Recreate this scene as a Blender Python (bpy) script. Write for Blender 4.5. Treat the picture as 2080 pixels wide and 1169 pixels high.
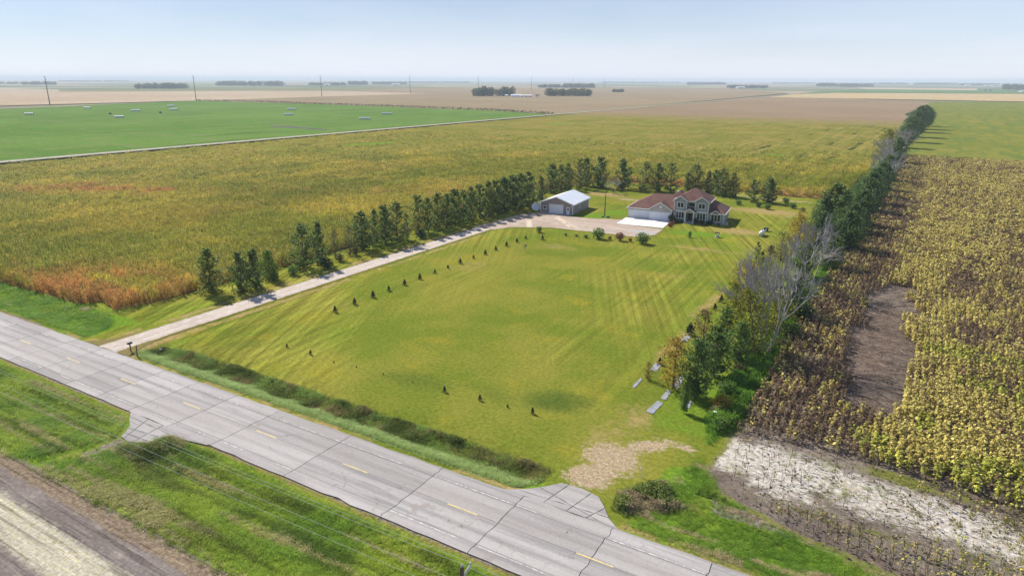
import bpy, bmesh, math, random
import numpy as np
from mathutils import Vector, Matrix
from mathutils.geometry import delaunay_2d_cdt

for o in list(bpy.data.objects): bpy.data.objects.remove(o)
SC = bpy.context.scene
COL = SC.collection
rnd = random.Random(7)
nr = np.random.default_rng(11)

# ------------------------------------------------------------------ camera
# world axes: x runs along the county road, y away from it; origin on the road's centre line
FPX = 1387.0; CH = 34.7
PITCH = math.atan((584.5 - 161.8) / FPX); ROLL = math.radians(0.2); YAW = math.radians(31.1)
RIGHT = Vector((math.cos(YAW), math.sin(YAW), 0)); FWD0 = Vector((-math.sin(YAW), math.cos(YAW), 0)); ZUP = Vector((0, 0, 1))
CAMP = RIGHT * 14.5 + FWD0 * -55.9; CAMP.z = CH
FWD = FWD0 * math.cos(PITCH) - ZUP * math.sin(PITCH)
UP = FWD0 * math.sin(PITCH) + ZUP * math.cos(PITCH)
CR = RIGHT * math.cos(ROLL) + UP * math.sin(ROLL); CU = UP * math.cos(ROLL) - RIGHT * math.sin(ROLL)
cam = bpy.data.cameras.new("camera"); camo = bpy.data.objects.new("camera", cam); COL.objects.link(camo)
cam.sensor_width = 36; cam.lens = 36 * FPX / 2080; cam.clip_start = 0.5; cam.clip_end = 90000
m = Matrix((CR, CU, -FWD)).transposed().to_4x4(); m.translation = CAMP; camo.matrix_world = m
SC.camera = camo
def ray(u, v):
    return FWD + CR * ((u - 1040) / FPX) + CU * ((584.5 - v) / FPX)
def at(u, v, z=0.0):
    d = ray(u, v); t = (CH - z) / -d.z; return Vector((CAMP.x + d.x * t, CAMP.y + d.y * t, z))
def height(b, u, v):
    d = ray(u, v); f = Vector((FWD0.x, FWD0.y)); t = (Vector((b[0], b[1])) - CAMP.to_2d()).dot(f) / d.to_2d().dot(f)
    return CH + d.z * t
def proj(P):
    P = np.asarray(P, float) - np.array(CAMP)
    zc = P @ np.array(FWD); return 1040 + FPX * (P @ np.array(CR)) / zc, 584.5 - FPX * (P @ np.array(CU)) / zc, zc

# ------------------------------------------------------------------ sky, sun, exposure
SUN_EL = math.radians(41); SUN_AZ = math.radians(180 - 18.9)      # direction towards the sun, ccw from +x
W = bpy.data.worlds.new("World"); SC.world = W; W.use_nodes = True
wn = W.node_tree.nodes; wl = W.node_tree.links
sky = wn.new("ShaderNodeTexSky"); sky.sky_type = 'NISHITA'; sky.sun_disc = False
sky.sun_elevation = SUN_EL; sky.sun_rotation = SUN_AZ - math.pi / 2
sky.altitude = 300; sky.air_density = 1.0; sky.dust_density = 0.25; sky.ozone_density = 2.0
bg = wn["Background"]; bg.inputs[1].default_value = 0.082
# a thin even veil of high cirrus over the blue
tc = wn.new("ShaderNodeTexCoord"); mpw = wn.new("ShaderNodeMapping"); mpw.inputs['Scale'].default_value = (1.2, 2.2, 9); wl.new(tc.outputs['Generated'], mpw.inputs['Vector'])
nzw = wn.new("ShaderNodeTexNoise"); nzw.inputs['Scale'].default_value = 1.6; nzw.inputs['Detail'].default_value = 7; nzw.inputs['Roughness'].default_value = .6; wl.new(mpw.outputs[0], nzw.inputs['Vector'])
mrw = wn.new("ShaderNodeMapRange"); wl.new(nzw.outputs[0], mrw.inputs[0])
for k, v in zip((1, 2, 3, 4), (.35, .75, .05, .085)): mrw.inputs[k].default_value = v
# optical depth of the veil grows with the slant path: 1 - exp(-tau / (sin(elevation) + 0.04))
spw = wn.new("ShaderNodeSeparateXYZ"); wl.new(tc.outputs['Generated'], spw.inputs[0])
def wm(op, a, b=None):
    nd = wn.new("ShaderNodeMath"); nd.operation = op
    for k, x in enumerate((a, b)):
        if x is None: continue
        if isinstance(x, (int, float)): nd.inputs[k].default_value = x
        else: wl.new(x, nd.inputs[k])
    return nd.outputs[0]
veil = wm('SUBTRACT', 1.0, wm('EXPONENT', wm('MULTIPLY', wm('DIVIDE', mrw.outputs[0], wm('ADD', wm('ABSOLUTE', spw.outputs[2]), 0.04)), -1.0)))
mxw = wn.new("ShaderNodeMix"); mxw.data_type = 'RGBA'; wl.new(veil, mxw.inputs[0]); tnt = wn.new('ShaderNodeMix'); tnt.data_type = 'RGBA'; tnt.blend_type = 'MULTIPLY'; tnt.inputs[0].default_value = 1; tnt.inputs[7].default_value = (.72, .86, 1.05, 1); wl.new(sky.outputs[0], tnt.inputs[6]); wl.new(tnt.outputs[2], mxw.inputs[6]); mxw.inputs[7].default_value = (8.9, 9.0, 10.2, 1)
wl.new(mxw.outputs[2], bg.inputs[0])
sl = bpy.data.lights.new("sun", 'SUN'); sl.energy = 5.0; sl.angle = math.radians(0.53); sl.color = (1.0, 0.95, 0.86)
so = bpy.data.objects.new("sun", sl); COL.objects.link(so); so.location = (0, 0, 300)
sd = Vector((math.cos(SUN_AZ) * math.cos(SUN_EL), math.sin(SUN_AZ) * math.cos(SUN_EL), math.sin(SUN_EL)))
so.rotation_euler = sd.to_track_quat('Z', 'Y').to_euler()
SC.view_settings.view_transform = 'Standard'; SC.view_settings.look = 'None'; SC.view_settings.gamma = 1
SC.view_settings.use_curve_mapping = False; SC.view_settings.exposure = 0.45
try:
    SC.cycles.volume_bounces = 1; SC.cycles.max_bounces = 6; SC.cycles.transparent_max_bounces = 8
    SC.cycles.volume_max_steps = 64
except Exception: pass

# ------------------------------------------------------------------ object helpers
def tag(o, label=None, cat=None, group=None, kind=None):
    if label: o["label"] = label
    if cat: o["category"] = cat
    if group: o["group"] = group
    if kind: o["kind"] = kind
    return o
def link(name, me, mat=None, parent=None, loc=None):
    if mat is not None and len(me.materials) == 0: me.materials.append(mat)
    o = bpy.data.objects.new(name, me); COL.objects.link(o)
    if parent is not None: o.parent = parent
    if loc is not None: o.location = loc
    return o
def empty(name, loc, rz=0.0, s=1.0):
    o = bpy.data.objects.new(name, None); COL.objects.link(o); o.location = loc
    o.rotation_euler = (0, 0, rz); o.scale = (s, s, s) if not isinstance(s, tuple) else s
    o.empty_display_size = 0.3; return o
def mesh(name, V, F, mats=(), mi=None, smooth=False):
    me = bpy.data.meshes.new(name); me.from_pydata([tuple(map(float, v)) for v in V], [], [tuple(map(int, f)) for f in F])
    for mt in mats: me.materials.append(mt)
    if mi is not None: me.polygons.foreach_set("material_index", np.asarray(mi, np.int32))
    if smooth: me.polygons.foreach_set("use_smooth", np.ones(len(F), bool))
    me.update(); return me
class MB:
    """collects faces of one mesh"""
    def __init__(s): s.V = []; s.F = []; s.I = []
    def add(s, V, F, i=0):
        o = len(s.V); s.V += [tuple(v) for v in V]; s.F += [tuple(o + k for k in f) for f in F]; s.I += [i] * len(F)
    def box(s, x0, x1, y0, y1, z0, z1, i=0):
        s.add([(x0, y0, z0), (x1, y0, z0), (x1, y1, z0), (x0, y1, z0), (x0, y0, z1), (x1, y0, z1), (x1, y1, z1), (x0, y1, z1)],
              [(3, 2, 1, 0), (4, 5, 6, 7), (0, 1, 5, 4), (1, 2, 6, 5), (2, 3, 7, 6), (3, 0, 4, 7)], i)
    def slab(s, P, t, i=0):
        """polygon P (3d, ccw from outside) given thickness t inwards"""
        P = [Vector(p) for p in P]; n = (P[1] - P[0]).cross(P[2] - P[0]).normalized(); k = len(P)
        s.add(list(P) + [p - n * t for p in P], [tuple(range(k)), tuple(range(2 * k - 1, k - 1, -1))] +
              [(j, k + j, k + (j + 1) % k, (j + 1) % k) for j in range(k)], i)
    def bar(s, p, q, w, h, i=0):
        p = Vector(p); q = Vector(q); d = (q - p).normalized(); a = d.cross(ZUP)
        a = a.normalized() if a.length > 1e-4 else Vector((1, 0, 0)); b = a.cross(d).normalized()
        V = [c + a * (x * w / 2) + b * (y * h / 2) for c in (p, q) for x, y in ((-1, -1), (1, -1), (1, 1), (-1, 1))]
        s.add(V, [(0, 1, 2, 3), (7, 6, 5, 4), (0, 4, 5, 1), (1, 5, 6, 2), (2, 6, 7, 3), (3, 7, 4, 0)], i)
    def tube(s, P, R, n=6, i=0, cap=True):
        P = [Vector(p) for p in P]; V = []
        for k, p in enumerate(P):
            d = (P[min(k + 1, len(P) - 1)] - P[max(k - 1, 0)]).normalized()
            a = d.cross(Vector((0.3, 0.9, 0.1))).normalized(); b = d.cross(a)
            r = R[k] if hasattr(R, '__len__') else R
            V += [p + (a * math.cos(t) + b * math.sin(t)) * r for t in [2 * math.pi * j / n for j in range(n)]]
        F = [(k * n + j, k * n + (j + 1) % n, (k + 1) * n + (j + 1) % n, (k + 1) * n + j) for k in range(len(P) - 1) for j in range(n)]
        if cap: F += [tuple(range(n))[::-1], tuple(range((len(P) - 1) * n, len(P) * n))]
        s.add(V, F, i)
    def lathe(s, prof, n=12, c=(0, 0, 0), i=0):
        V = [(c[0] + r * math.cos(2 * math.pi * j / n), c[1] + r * math.sin(2 * math.pi * j / n), c[2] + z) for r, z in prof for j in range(n)]
        F = [(k * n + j, k * n + (j + 1) % n, (k + 1) * n + (j + 1) % n, (k + 1) * n + j) for k in range(len(prof) - 1) for j in range(n)]
        s.add(V, F, i)
    def build(s, name, mats, parent=None, smooth=False, loc=None):
        if not isinstance(mats, (list, tuple)): mats = [mats]
        me = mesh(name, s.V, s.F, mats, s.I, smooth)
        return link(name, me, None, parent, loc)
ORD = ['first', 'second', 'third', 'fourth', 'fifth', 'sixth', 'seventh', 'eighth', 'ninth', 'tenth', 'eleventh', 'twelfth', 'thirteenth',
       'fourteenth', 'fifteenth', 'sixteenth', 'seventeenth', 'eighteenth', 'nineteenth', 'twentieth', 'twenty-first', 'twenty-second',
       'twenty-third', 'twenty-fourth', 'twenty-fifth', 'twenty-sixth', 'twenty-seventh', 'twenty-eighth', 'twenty-ninth', 'thirtieth']

# ------------------------------------------------------------------ material helpers
class NT:
    def __init__(s, name):
        s.m = bpy.data.materials.new(name); s.m.use_nodes = True; s.t = s.m.node_tree; s.t.nodes.clear()
        s.out = s.n("ShaderNodeOutputMaterial")
    def n(s, ty, **k):
        nd = s.t.nodes.new(ty)
        for a, v in k.items(): setattr(nd, a, v)
        return nd
    def l(s, a, b): s.t.links.new(a, b)
    def val(s, x, sock):
        if isinstance(x, (int, float)): sock.default_value = x
        elif isinstance(x, (tuple, list)): sock.default_value = tuple(x) + ((1,) if len(x) == 3 and len(sock.default_value) == 4 else ())
        else: s.l(x, sock)
    def pos(s, scale=(1, 1, 1)):
        g = s.n("ShaderNodeNewGeometry"); mp = s.n("ShaderNodeMapping"); s.l(g.outputs['Position'], mp.inputs['Vector'])
        mp.inputs['Scale'].default_value = scale; return mp.outputs[0]
    def noise(s, scale, detail=4, rough=0.55, vec=None, stretch=(1, 1, 1)):
        nz = s.n("ShaderNodeTexNoise"); nz.inputs['Scale'].default_value = scale; nz.inputs['Detail'].default_value = detail
        nz.inputs['Roughness'].default_value = rough; s.l(vec if vec is not None else s.pos(stretch), nz.inputs['Vector']); return nz.outputs[0]
    def math(s, op, a, b=0.0, c=None, clamp=False):
        nd = s.n("ShaderNodeMath", operation=op, use_clamp=clamp); s.val(a, nd.inputs[0]); s.val(b, nd.inputs[1])
        if c is not None: s.val(c, nd.inputs[2])
        return nd.outputs[0]
    def step(s, x, lo, hi, a=0.0, b=1.0):
        nd = s.n("ShaderNodeMapRange", interpolation_type='SMOOTHSTEP'); s.val(x, nd.inputs[0])
        for k, v in zip((1, 2, 3, 4), (lo, hi, a, b)): nd.inputs[k].default_value = v
        return nd.outputs[0]
    def mix(s, f, a, b, mode='MIX'):
        nd = s.n("ShaderNodeMix", data_type='RGBA', blend_type=mode); s.val(f, nd.inputs[0]); s.val(a, nd.inputs[6]); s.val(b, nd.inputs[7]); return nd.outputs[2]
    def attr(s, name, kind='GEOMETRY', out=2):
        a = s.n("ShaderNodeAttribute", attribute_name=name, attribute_type=kind); return a.outputs[out]
    def bright(s, col, x, lo, hi):
        f = s.step(x, 0.25, 0.75, lo, hi); c = s.n("ShaderNodeCombineColor")
        for k in range(3): s.l(f, c.inputs[k])
        return s.mix(1.0, col, c.outputs[0], 'MULTIPLY')
    def bump(s, h, strength, dist):
        b = s.n("ShaderNodeBump"); b.inputs['Strength'].default_value = strength; b.inputs['Distance'].default_value = dist; s.l(h, b.inputs['Height']); return b.outputs[0]
    def principled(s, col, rough=0.8, spec=0.3, normal=None, metal=0.0):
        p = s.n("ShaderNodeBsdfPrincipled"); s.val(col, p.inputs['Base Color']); s.val(rough, p.inputs['Roughness'])
        p.inputs['Specular IOR Level'].default_value = spec; p.inputs['Metallic'].default_value = metal
        if normal is not None: s.l(normal, p.inputs['Normal'])
        s.l(p.outputs[0], s.out.inputs[0]); return p
    def leaf(s, col, trans=0.3, rough=0.6, spec=0.1):
        d = s.n("ShaderNodeBsdfPrincipled"); s.val(col, d.inputs['Base Color']); d.inputs['Roughness'].default_value = rough
        d.inputs['Specular IOR Level'].default_value = spec
        t = s.n("ShaderNodeBsdfTranslucent"); s.val(col, t.inputs['Color']); mx = s.n("ShaderNodeMixShader"); mx.inputs[0].default_value = trans
        s.l(d.outputs[0], mx.inputs[1]); s.l(t.outputs[0], mx.inputs[2]); s.l(mx.outputs[0], s.out.inputs[0])

def plain(name, col, rough=0.7, var=0.12, scale=1.5, spec=0.3, metal=0.0, bump=None):
    t = NT(name); c = t.bright(col, t.noise(scale, 5), 1 - var, 1 + var); c = t.bright(c, t.noise(scale * 9, 3), 1 - var * .6, 1 + var * .6)
    nm = t.bump(t.noise(bump[0], 4), bump[1], bump[2]) if bump else None
    t.principled(c, rough, spec, nm, metal); return t.m

def ground(name, a, b, c, big=0.03, mid=0.25, fine=2.5, overlays=(), stripes=None, streak=None, streak2=None, bump=(3.0, 0.5, 0.05), contrast=(0.75, 1.25)):
    """field-like ground: colours a/b blended over tens of metres, c in patches; overlays use vertex attributes"""
    t = NT(name)
    col = t.mix(t.step(t.noise(big, 5, .6), .38, .62), a, b)
    col = t.mix(t.step(t.noise(mid, 6, .65), .50, .70), col, c)
    if streak:    # (scale, stretch along x, colour, lo, hi)
        for sc, stx, sty, cc, lo, hi in streak:
            col = t.mix(t.step(t.noise(sc, 5, .6, stretch=(stx, sty, 1)), lo, hi), col, cc)
    if stripes:   # mowing or sowing lines: (angle, wavelength, strength)
        for ang, wav, k, msc in stripes:
            mp = t.n("ShaderNodeMapping"); g = t.n("ShaderNodeNewGeometry"); t.l(g.outputs['Position'], mp.inputs['Vector']); mp.inputs['Rotation'].default_value = (0, 0, -math.radians(ang))
            m2 = t.n("ShaderNodeMapping"); t.l(mp.outputs[0], m2.inputs['Vector']); m2.inputs['Scale'].default_value = (.012, 1 / wav, 1)
            ln = t.noise(1.0, 3, .6, vec=m2.outputs[0])
            msk = t.math('MULTIPLY', t.step(t.noise(msc, 3), .42, .62), k)
            col = t.mix(msk, col, t.bright(col, ln, .45, 1.65))
    for at_, cc, amp, lo, hi, nsc in overlays:
        v = t.math('ADD', t.attr(at_), t.math('MULTIPLY', t.math('SUBTRACT', t.noise(nsc, 6, .7), .5), amp))
        if isinstance(cc[0], (tuple, list)): cc = t.mix(t.step(t.noise(nsc * 3.1, 5, .7), .4, .6), cc[0], cc[1])
        col = t.mix(t.step(v, lo, hi), col, cc)
    for sc, stx, sty, k, lo, hi in (streak2 or []):   # fine rows over everything
        col = t.mix(t.math('MULTIPLY', t.step(t.noise(sc, 4, .6, stretch=(stx, sty, 1)), lo, hi), abs(k)), col, t.mix(1.0, col, (.38, .37, .36) if k < 0 else (1.7, 1.65, 1.5), 'MULTIPLY'))
    fn = t.noise(fine, 6, .7)
    col = t.bright(col, fn, *contrast); col = t.bright(col, t.noise(fine * 4.3, 3, .7), .8, 1.2)
    nm = t.bump(t.noise(bump[0], 6, .75), bump[1], bump[2])
    t.principled(col, 0.95, 0.0, nm); return t.m

def tint_mat(name, base=(1, 1, 1), trans=0.3, var=0.25):
    """plants scattered as stuff: colour comes with each plant"""
    t = NT(name); c = t.mix(1.0, t.attr("col", 'INSTANCER', 0), base, 'MULTIPLY')
    g = t.n("ShaderNodeNewGeometry"); f = t.step(g.outputs['Random Per Island'], 0, 1, 1 - var, 1 + var)
    cc = t.n("ShaderNodeCombineColor"); [t.l(f, cc.inputs[k]) for k in range(3)]
    c = t.mix(1.0, c, cc.outputs[0], 'MULTIPLY'); t.leaf(c, trans); return t.m

def crown_mat(name, c0, c1, c2=None, trans=0.55):
    t = NT(name); g = t.n("ShaderNodeNewGeometry"); oi = t.n("ShaderNodeObjectInfo")
    col = t.mix(t.step(g.outputs['Random Per Island'], .1, .9), c0, c1)
    if c2: col = t.mix(t.step(t.math('ADD', oi.outputs['Random'], t.math('MULTIPLY', t.noise(.35, 3), .6)), .75, 1.1), col, c2)
    col = t.bright(col, t.noise(.5, 2), .8, 1.2); t.leaf(col, trans, .5, .2); return t.m

# ------------------------------------------------------------------ ground sheets
def smooth01(x): x = np.clip(x, 0, 1); return x * x * (3 - 2 * x)
def bump1(x, a, b, w): return smooth01((x - a + w) / w) * smooth01((b + w - x) / w)
def hz(x, y):
    """height of the open ground: shallow ditches beside the road"""
    x = np.asarray(x, float); y = np.asarray(y, float)
    z = -0.75 * np.exp(-((y - 8.0) / 2.0) ** 2) * bump1(x, -42, 13.5, 3)
    z = z - 0.5 * np.exp(-((y - 8.4) / 2.2) ** 2) * bump1(x, -400, -57, 3)
    z = z - 0.4 * np.exp(-((y - 8.4) / 2.2) ** 2) * bump1(x, 28, 300, 4)
    z = z - 0.55 * np.exp(-((y + 8.6) / 2.3) ** 2) * (bump1(x, -400, -29, 3) + bump1(x, -17, 200, 3))
    return z
def inside(P, poly):
    P = np.asarray(P); x, y = P[:, 0], P[:, 1]; r = np.zeros(len(P), bool); q = np.asarray([(p[0], p[1]) for p in poly])
    for k in range(len(q)):
        (x0, y0), (x1, y1) = q[k - 1], q[k]
        c = (y0 > y) != (y1 > y)
        with np.errstate(divide='ignore', invalid='ignore'): r ^= c & (x < (x1 - x0) * (y - y0) / (y1 - y0 if y1 != y0 else 1e-9) + x0)
    return r
def edist(P, poly):
    P = np.asarray(P, float)[:, :2]; q = np.asarray([(p[0], p[1]) for p in poly]); d = np.full(len(P), 1e9)
    for k in range(len(q)):
        a, b = q[k - 1], q[k]; ab = b - a; t = np.clip(((P - a) @ ab) / (ab @ ab + 1e-12), 0, 1)
        d = np.minimum(d, np.linalg.norm(P - a - t[:, None] * ab, axis=1))
    return d
def blobs(P, L):
    """soft patches: (x, y, rx, ry, angle deg, weight)"""
    P = np.asarray(P, float); r = np.zeros(len(P))
    for x, y, rx, ry, an, w in L:
        c, s_ = math.cos(math.radians(an)), math.sin(math.radians(an)); dx, dy = P[:, 0] - x, P[:, 1] - y
        r = np.maximum(r, w * np.exp(-(((c * dx + s_ * dy) / rx) ** 2 + ((-s_ * dx + c * dy) / ry) ** 2)))
    return r
def sheet(name, poly, z, cell, mat, attrs=None, jit=0.0, zf=None, label=None, kind='structure', seed=1):
    g = np.random.default_rng(seed); B = []
    poly = [(p[0], p[1]) for p in poly]
    for k in range(len(poly)):
        a, b = np.array(poly[k]), np.array(poly[(k + 1) % len(poly)]); n = max(1, int(np.linalg.norm(b - a) / cell))
        for j in range(n): B.append(a + (b - a) * j / n + (g.normal(0, jit, 2) if jit and j else 0))
    B = np.array(B); x0, y0 = B.min(0); x1, y1 = B.max(0)
    X, Y = np.meshgrid(np.arange(x0 + cell / 2, x1, cell), np.arange(y0 + cell / 2, y1, cell)); Q = np.stack([X.ravel(), Y.ravel()], 1)
    if len(Q):
        Q = Q + g.uniform(-.25, .25, Q.shape) * cell; Q = Q[inside(Q, B)]
        if len(Q): Q = Q[edist(Q, B) > cell * .45]
    A = np.concatenate([B, Q]) if len(Q) else B
    r = delaunay_2d_cdt([Vector(p) for p in A], [], [list(range(len(B)))], 1, 1e-5)
    V = np.array([(v.x, v.y) for v in r[0]]); Z = (zf(V[:, 0], V[:, 1]) if zf else 0) + z
    me = mesh(name, np.column_stack([V, np.broadcast_to(Z, len(V))]), r[2], [mat], None, True)
    D = dict(attrs(V)) if attrs else {}
    D['edge'] = edist(V, B)
    for k, v in D.items(): me.attributes.new(k, 'FLOAT', 'POINT').data.foreach_set('value', np.asarray(v, np.float32))
    o = link(name, me); tag(o, label=label, kind=kind); return o
def px(*q): return [at(u, v) for u, v in q]

# ================================================================== SETTING
G1 = (.135, .172, .020); G2 = (.215, .207, .034); GD = (.30, .235, .085); GL = (.12, .21, .02); SOIL = (.42, .34, .25); DIRT = (.26, .19, .12)
def pb(u, v, rx, ry, an=0, w=1.0): p = at(u, v); return (p.x, p.y, rx, ry, an, w)

# the wide plain to the horizon, farmland in large rectangles
t = NT("plain_fields")
mp = t.n("ShaderNodeMapping"); gg = t.n("ShaderNodeNewGeometry"); t.l(gg.outputs['Position'], mp.inputs['Vector']); mp.inputs['Scale'].default_value = (1 / 900, 1 / 420, 1)
br = t.n("ShaderNodeTexVoronoi", distance='CHEBYCHEV', feature='F1'); t.l(mp.outputs[0], br.inputs['Vector']); br.inputs['Scale'].default_value = 1.0; br.inputs['Randomness'].default_value = .75
sx = t.n("ShaderNodeSeparateColor"); t.l(br.outputs['Color'], sx.inputs[0])
c = t.mix(t.step(sx.outputs[0], .3, .32), (.13, .17, .05), (.20, .16, .10)); c = t.mix(t.step(sx.outputs[1], .62, .64), c, (.33, .26, .16)); c = t.mix(t.step(sx.outputs[2], .75, .77), c, (.07, .10, .03))
c = t.bright(c, t.noise(.004, 5, .7, stretch=(.5, 1.5, 1)), .8, 1.2); t.principled(c, .95, .1)
R = 40000
tag(link("ground", mesh("ground", [(-R, -R, -1.2), (R, -R, -1.2), (R, R, -1.2), (-R, R, -1.2)], [(0, 1, 2, 3)], [t.m])), "flat farmland of broad fields reaching the horizon", kind='structure')

def far_field(name, poly, z, a, b, c, label, big=.01, stx=None, cell=60):
    mt = ground(name, a, b, c, big, .05, .35, streak=stx, bump=(.6, .5, .4), contrast=(.85, 1.15))
    return sheet(name, poly, z, cell, mt, label=label)
TR0, TR1 = at(0, 323.5), at(1690, 180.5)           # farm track between the corn and the green field
TX = -303.0
far_field("stubble_field", px((-300, 222), (395, 204), (520, 200), (870, 189.5), (640, 184), (-300, 186)), -.33, (.40, .30, .20), (.46, .36, .25), (.33, .24, .15), "pale tan stubble field behind the green field", .004)
far_field("ripe_field", px((395, 204), (640, 211), (1000, 224), (1128, 232), (1400, 207), (1600, 189), (1500, 180), (1000, 177), (760, 180), (640, 184), (870, 189.5), (520, 200)), -.30, (.25, .19, .115), (.29, .22, .135), (.22, .185, .10), "wide brown ripe field around the distant farmstead", .006)
far_field("grass_strip", px((120, 186), (700, 183.5), (860, 178), (860, 176.5), (120, 181)), -.28, (.16, .18, .08), (.22, .20, .10), (.12, .15, .06), "thin green strip beyond the stubble")
far_field("green_field", [at(-260, 232), at(395, 204.3), at(640, 211.3), at(1000, 224.3), at(1124, 232.3)] + [(TX - 3, at(1000, 243).y), (TX - 3, at(300, 300).y), (TX - 3, 20)], -.26, (.10, .185, .035), (.13, .22, .045), (.17, .21, .06), "bright green field dotted with bale rows beyond the farm track", .008, [(.05, .25, 2.0, (.19, .20, .09), .55, .72), (.02, 3, .3, (.085, .15, .03), .52, .7)], 30)
far_field("brown_field", [(TX + 4, 640), (TX + 4, 2000), at(1560, 197.5), at(1720, 199.7), at(1900, 207), at(1838, 232)] + [(30, 640)], -.24, (.25, .18, .11), (.28, .20, .125), (.22, .17, .09), "purple brown ripe field beyond the corn", .006)
far_field("wheat_stubble", px((1560, 197.5), (1720, 199.7), (2300, 210), (2300, 192), (1700, 188.5), (1610, 191.5)), -.22, (.46, .34, .17), (.40, .31, .17), (.50, .36, .18), "golden stubble field right of the track", .006, [(.02, 3, .3, (.55, .38, .18), .5, .7)])
far_field("pasture", px((1612, 191.3), (1700, 188.3), (2300, 191.6), (2300, 187), (1800, 181), (1690, 181.5)), -.20, (.085, .17, .05), (.11, .18, .06), (.09, .15, .05), "far green field below the horizon on the right")
far_field("tan_strip", px((1755, 181), (1985, 183.4), (1985, 180), (1740, 178)), -.18, (.45, .34, .22), (.42, .33, .21), (.40, .3, .18), "narrow tan strip below the horizon on the right")
far_field("soybean_field", [(29, 339), (420, 339), at(2400, 209.5), at(2080, 207.6), at(1890, 206.8), (26, 900)], -.05, (.20, .20, .035), (.155, .175, .03), (.25, .22, .05), "yellow green soybean field beyond the sunflowers", .02, [(.02, 6, 1.0, (.13, .17, .035), .45, .62)], 14)
# farm track
t = NT("track_gravel"); c = t.bright((.42, .37, .31), t.noise(.3, 4), .8, 1.15); t.principled(c, .95, .1); TRK = t.m
sheet("farm_track", [(TX - 2.4, -60), (TX + 2.4, -60), (TX + 2.4, 3400), (TX - 2.4, 3400)], -.05, 40, TRK, label="pale gravel farm track between the corn and the green field")
t = plain("track_verge", (.10, .13, .03), .95, .3, .1)
sheet("track_verge", [(TX - 6, -60), (TX + 5, -60), (TX + 5, 3400), (TX - 6, 3400)], -.10, 40, t, label="grass verge along the farm track")

# ---- near ground
M_lawn = ground("lawn_grass", G1, G2, (.235, .215, .028), .05, .12, 2.2,
    overlays=[("lush", (GL, (.15, .24, .022)), .7, .35, .75, .5), ("dark", (.085, .12, .02), .6, .35, .9, .3), ("dry", (GD, (.35, .245, .10)), .75, .38, .75, .6), ("soil", ((.44, .35, .24), (.29, .21, .11)), 1.5, .42, .72, 1.5)],
    stripes=[(116, .9, .8, .013), (92, 1.1, .45, .02)], bump=(5, .6, .06), contrast=(.70, 1.30))
def lawn_attr(V):
    x, y = V[:, 0], V[:, 1]
    soil = blobs(V, [pb(1240, 930, 3.0, 3.8, 60, 1.05), pb(1320, 905, 4.0, 1.5, 40, .95), pb(1195, 968, 2.4, 2.6, 90, 1.15), pb(1395, 912, 3, .7, 0, .8), pb(840, 660, .1, .1), pb(335, 655, 3.0, .6, 70, .7), pb(380, 640, 3.0, .5, 70, .6),
        pb(530, 470 + 200, 1, 1, 0, .3), pb(1170, 405, 3, 2, 0, .3), pb(1275, 405, 5, 3, 0, .75), pb(1240, 395, 4, 2, 0, .5), pb(1520, 398, 8, 1.6, 5, .8), pb(1600, 408, 12, 1.4, 5, .9), pb(1560, 403, 10, 1.2, 5, .7), pb(1500, 425, 3, 2, 0, .6),
        pb(1600, 440, 5, 1.5, 45, .65), pb(1410, 487, 7, .8, 8, .55), pb(420, 655, 2.6, .7, 75, .55), pb(585, 685, 2.0, 1.0, 0, .55)])
    dry = blobs(V, [pb(1290, 850, 4, 7, 10, .62), pb(1220, 885, 3, 5, 0, .6), pb(1440, 615, 1.6, 16, -2, .75), pb(1370, 700, 1.5, 12, -3, .75), pb(1560, 430, 14, 7, 0, .8), pb(1500, 470, 9, 6, 0, .75), pb(1420, 505, 12, 3, 0, .65),
        pb(1130, 500, 10, 6, 0, .55), pb(1360, 560, 7, 4, 30, .5), pb(960, 540, 5, 9, 0, .55), pb(700, 620, 4, 12, 0, .45), pb(1230, 395, 12, 6, 0, .8), pb(350, 680, 2, 9, 0, .6)])
    dry = np.maximum(dry, .8 * np.exp(-((x + 45.6) / 1.0) ** 2) * (y < 92)); dry = np.maximum(dry, .8 * np.exp(-((x + 52.4) / 1.0) ** 2) * (y < 95))
    dry = np.maximum(dry, .85 * np.exp(-((y - 4.9) / .7) ** 2))
    lush = blobs(V, [pb(1420, 475, 9, 3, 8, 1.), pb(1210, 440, 6, 7, 6, .9), pb(1250, 432, 5, 5, 6, .9), pb(1130, 470, 9, 2, 0, .6), pb(1200, 476, 9, 2, 0, .6), pb(1490, 800, 2, 9, 0, .8), pb(1560, 700, 3, 14, 0, .9), pb(1640, 590, 3, 14, 0, .9), pb(350, 700, 3, 6, 0, .6), pb(520, 640, 3, 5, 0, .5)])
    lush = np.maximum(lush, .9 * bump1(x, -46, 16, 2) * np.exp(-((y - 6.2) / 1.2) ** 2)); lush = np.maximum(lush, .55 * bump1(x, 20, 27, 2) * (y > 22))
    lush = np.maximum(lush, .95 * (x < -56) * (y < 13)); lush = np.maximum(lush, .9 * (x > 24.5) * (y < 16))
    dark = blobs(V, [pb(1130, 815, 6, 4, 20, .9), pb(840, 770, 9, 4, 0, .7), pb(500, 700, 5, 4, 0, .6), pb(640, 700, 6, 5, 0, .45), pb(1200, 760, 5, 8, 0, .4), pb(1010, 800, 8, 3, 0, .6)])
    return dict(soil=soil, dry=dry, lush=lush, dark=dark)
sheet("lawn", [(-62.5, 4.2), (28.3, 4.2), (28.3, 34), (29, 90), (26, 340), (12, 340), (12, 188), (-62.5, 188)], .0, 1.5, M_lawn, lawn_attr, zf=hz, label="large mown lawn around the house, yellow green with faint mowing lines")

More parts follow.
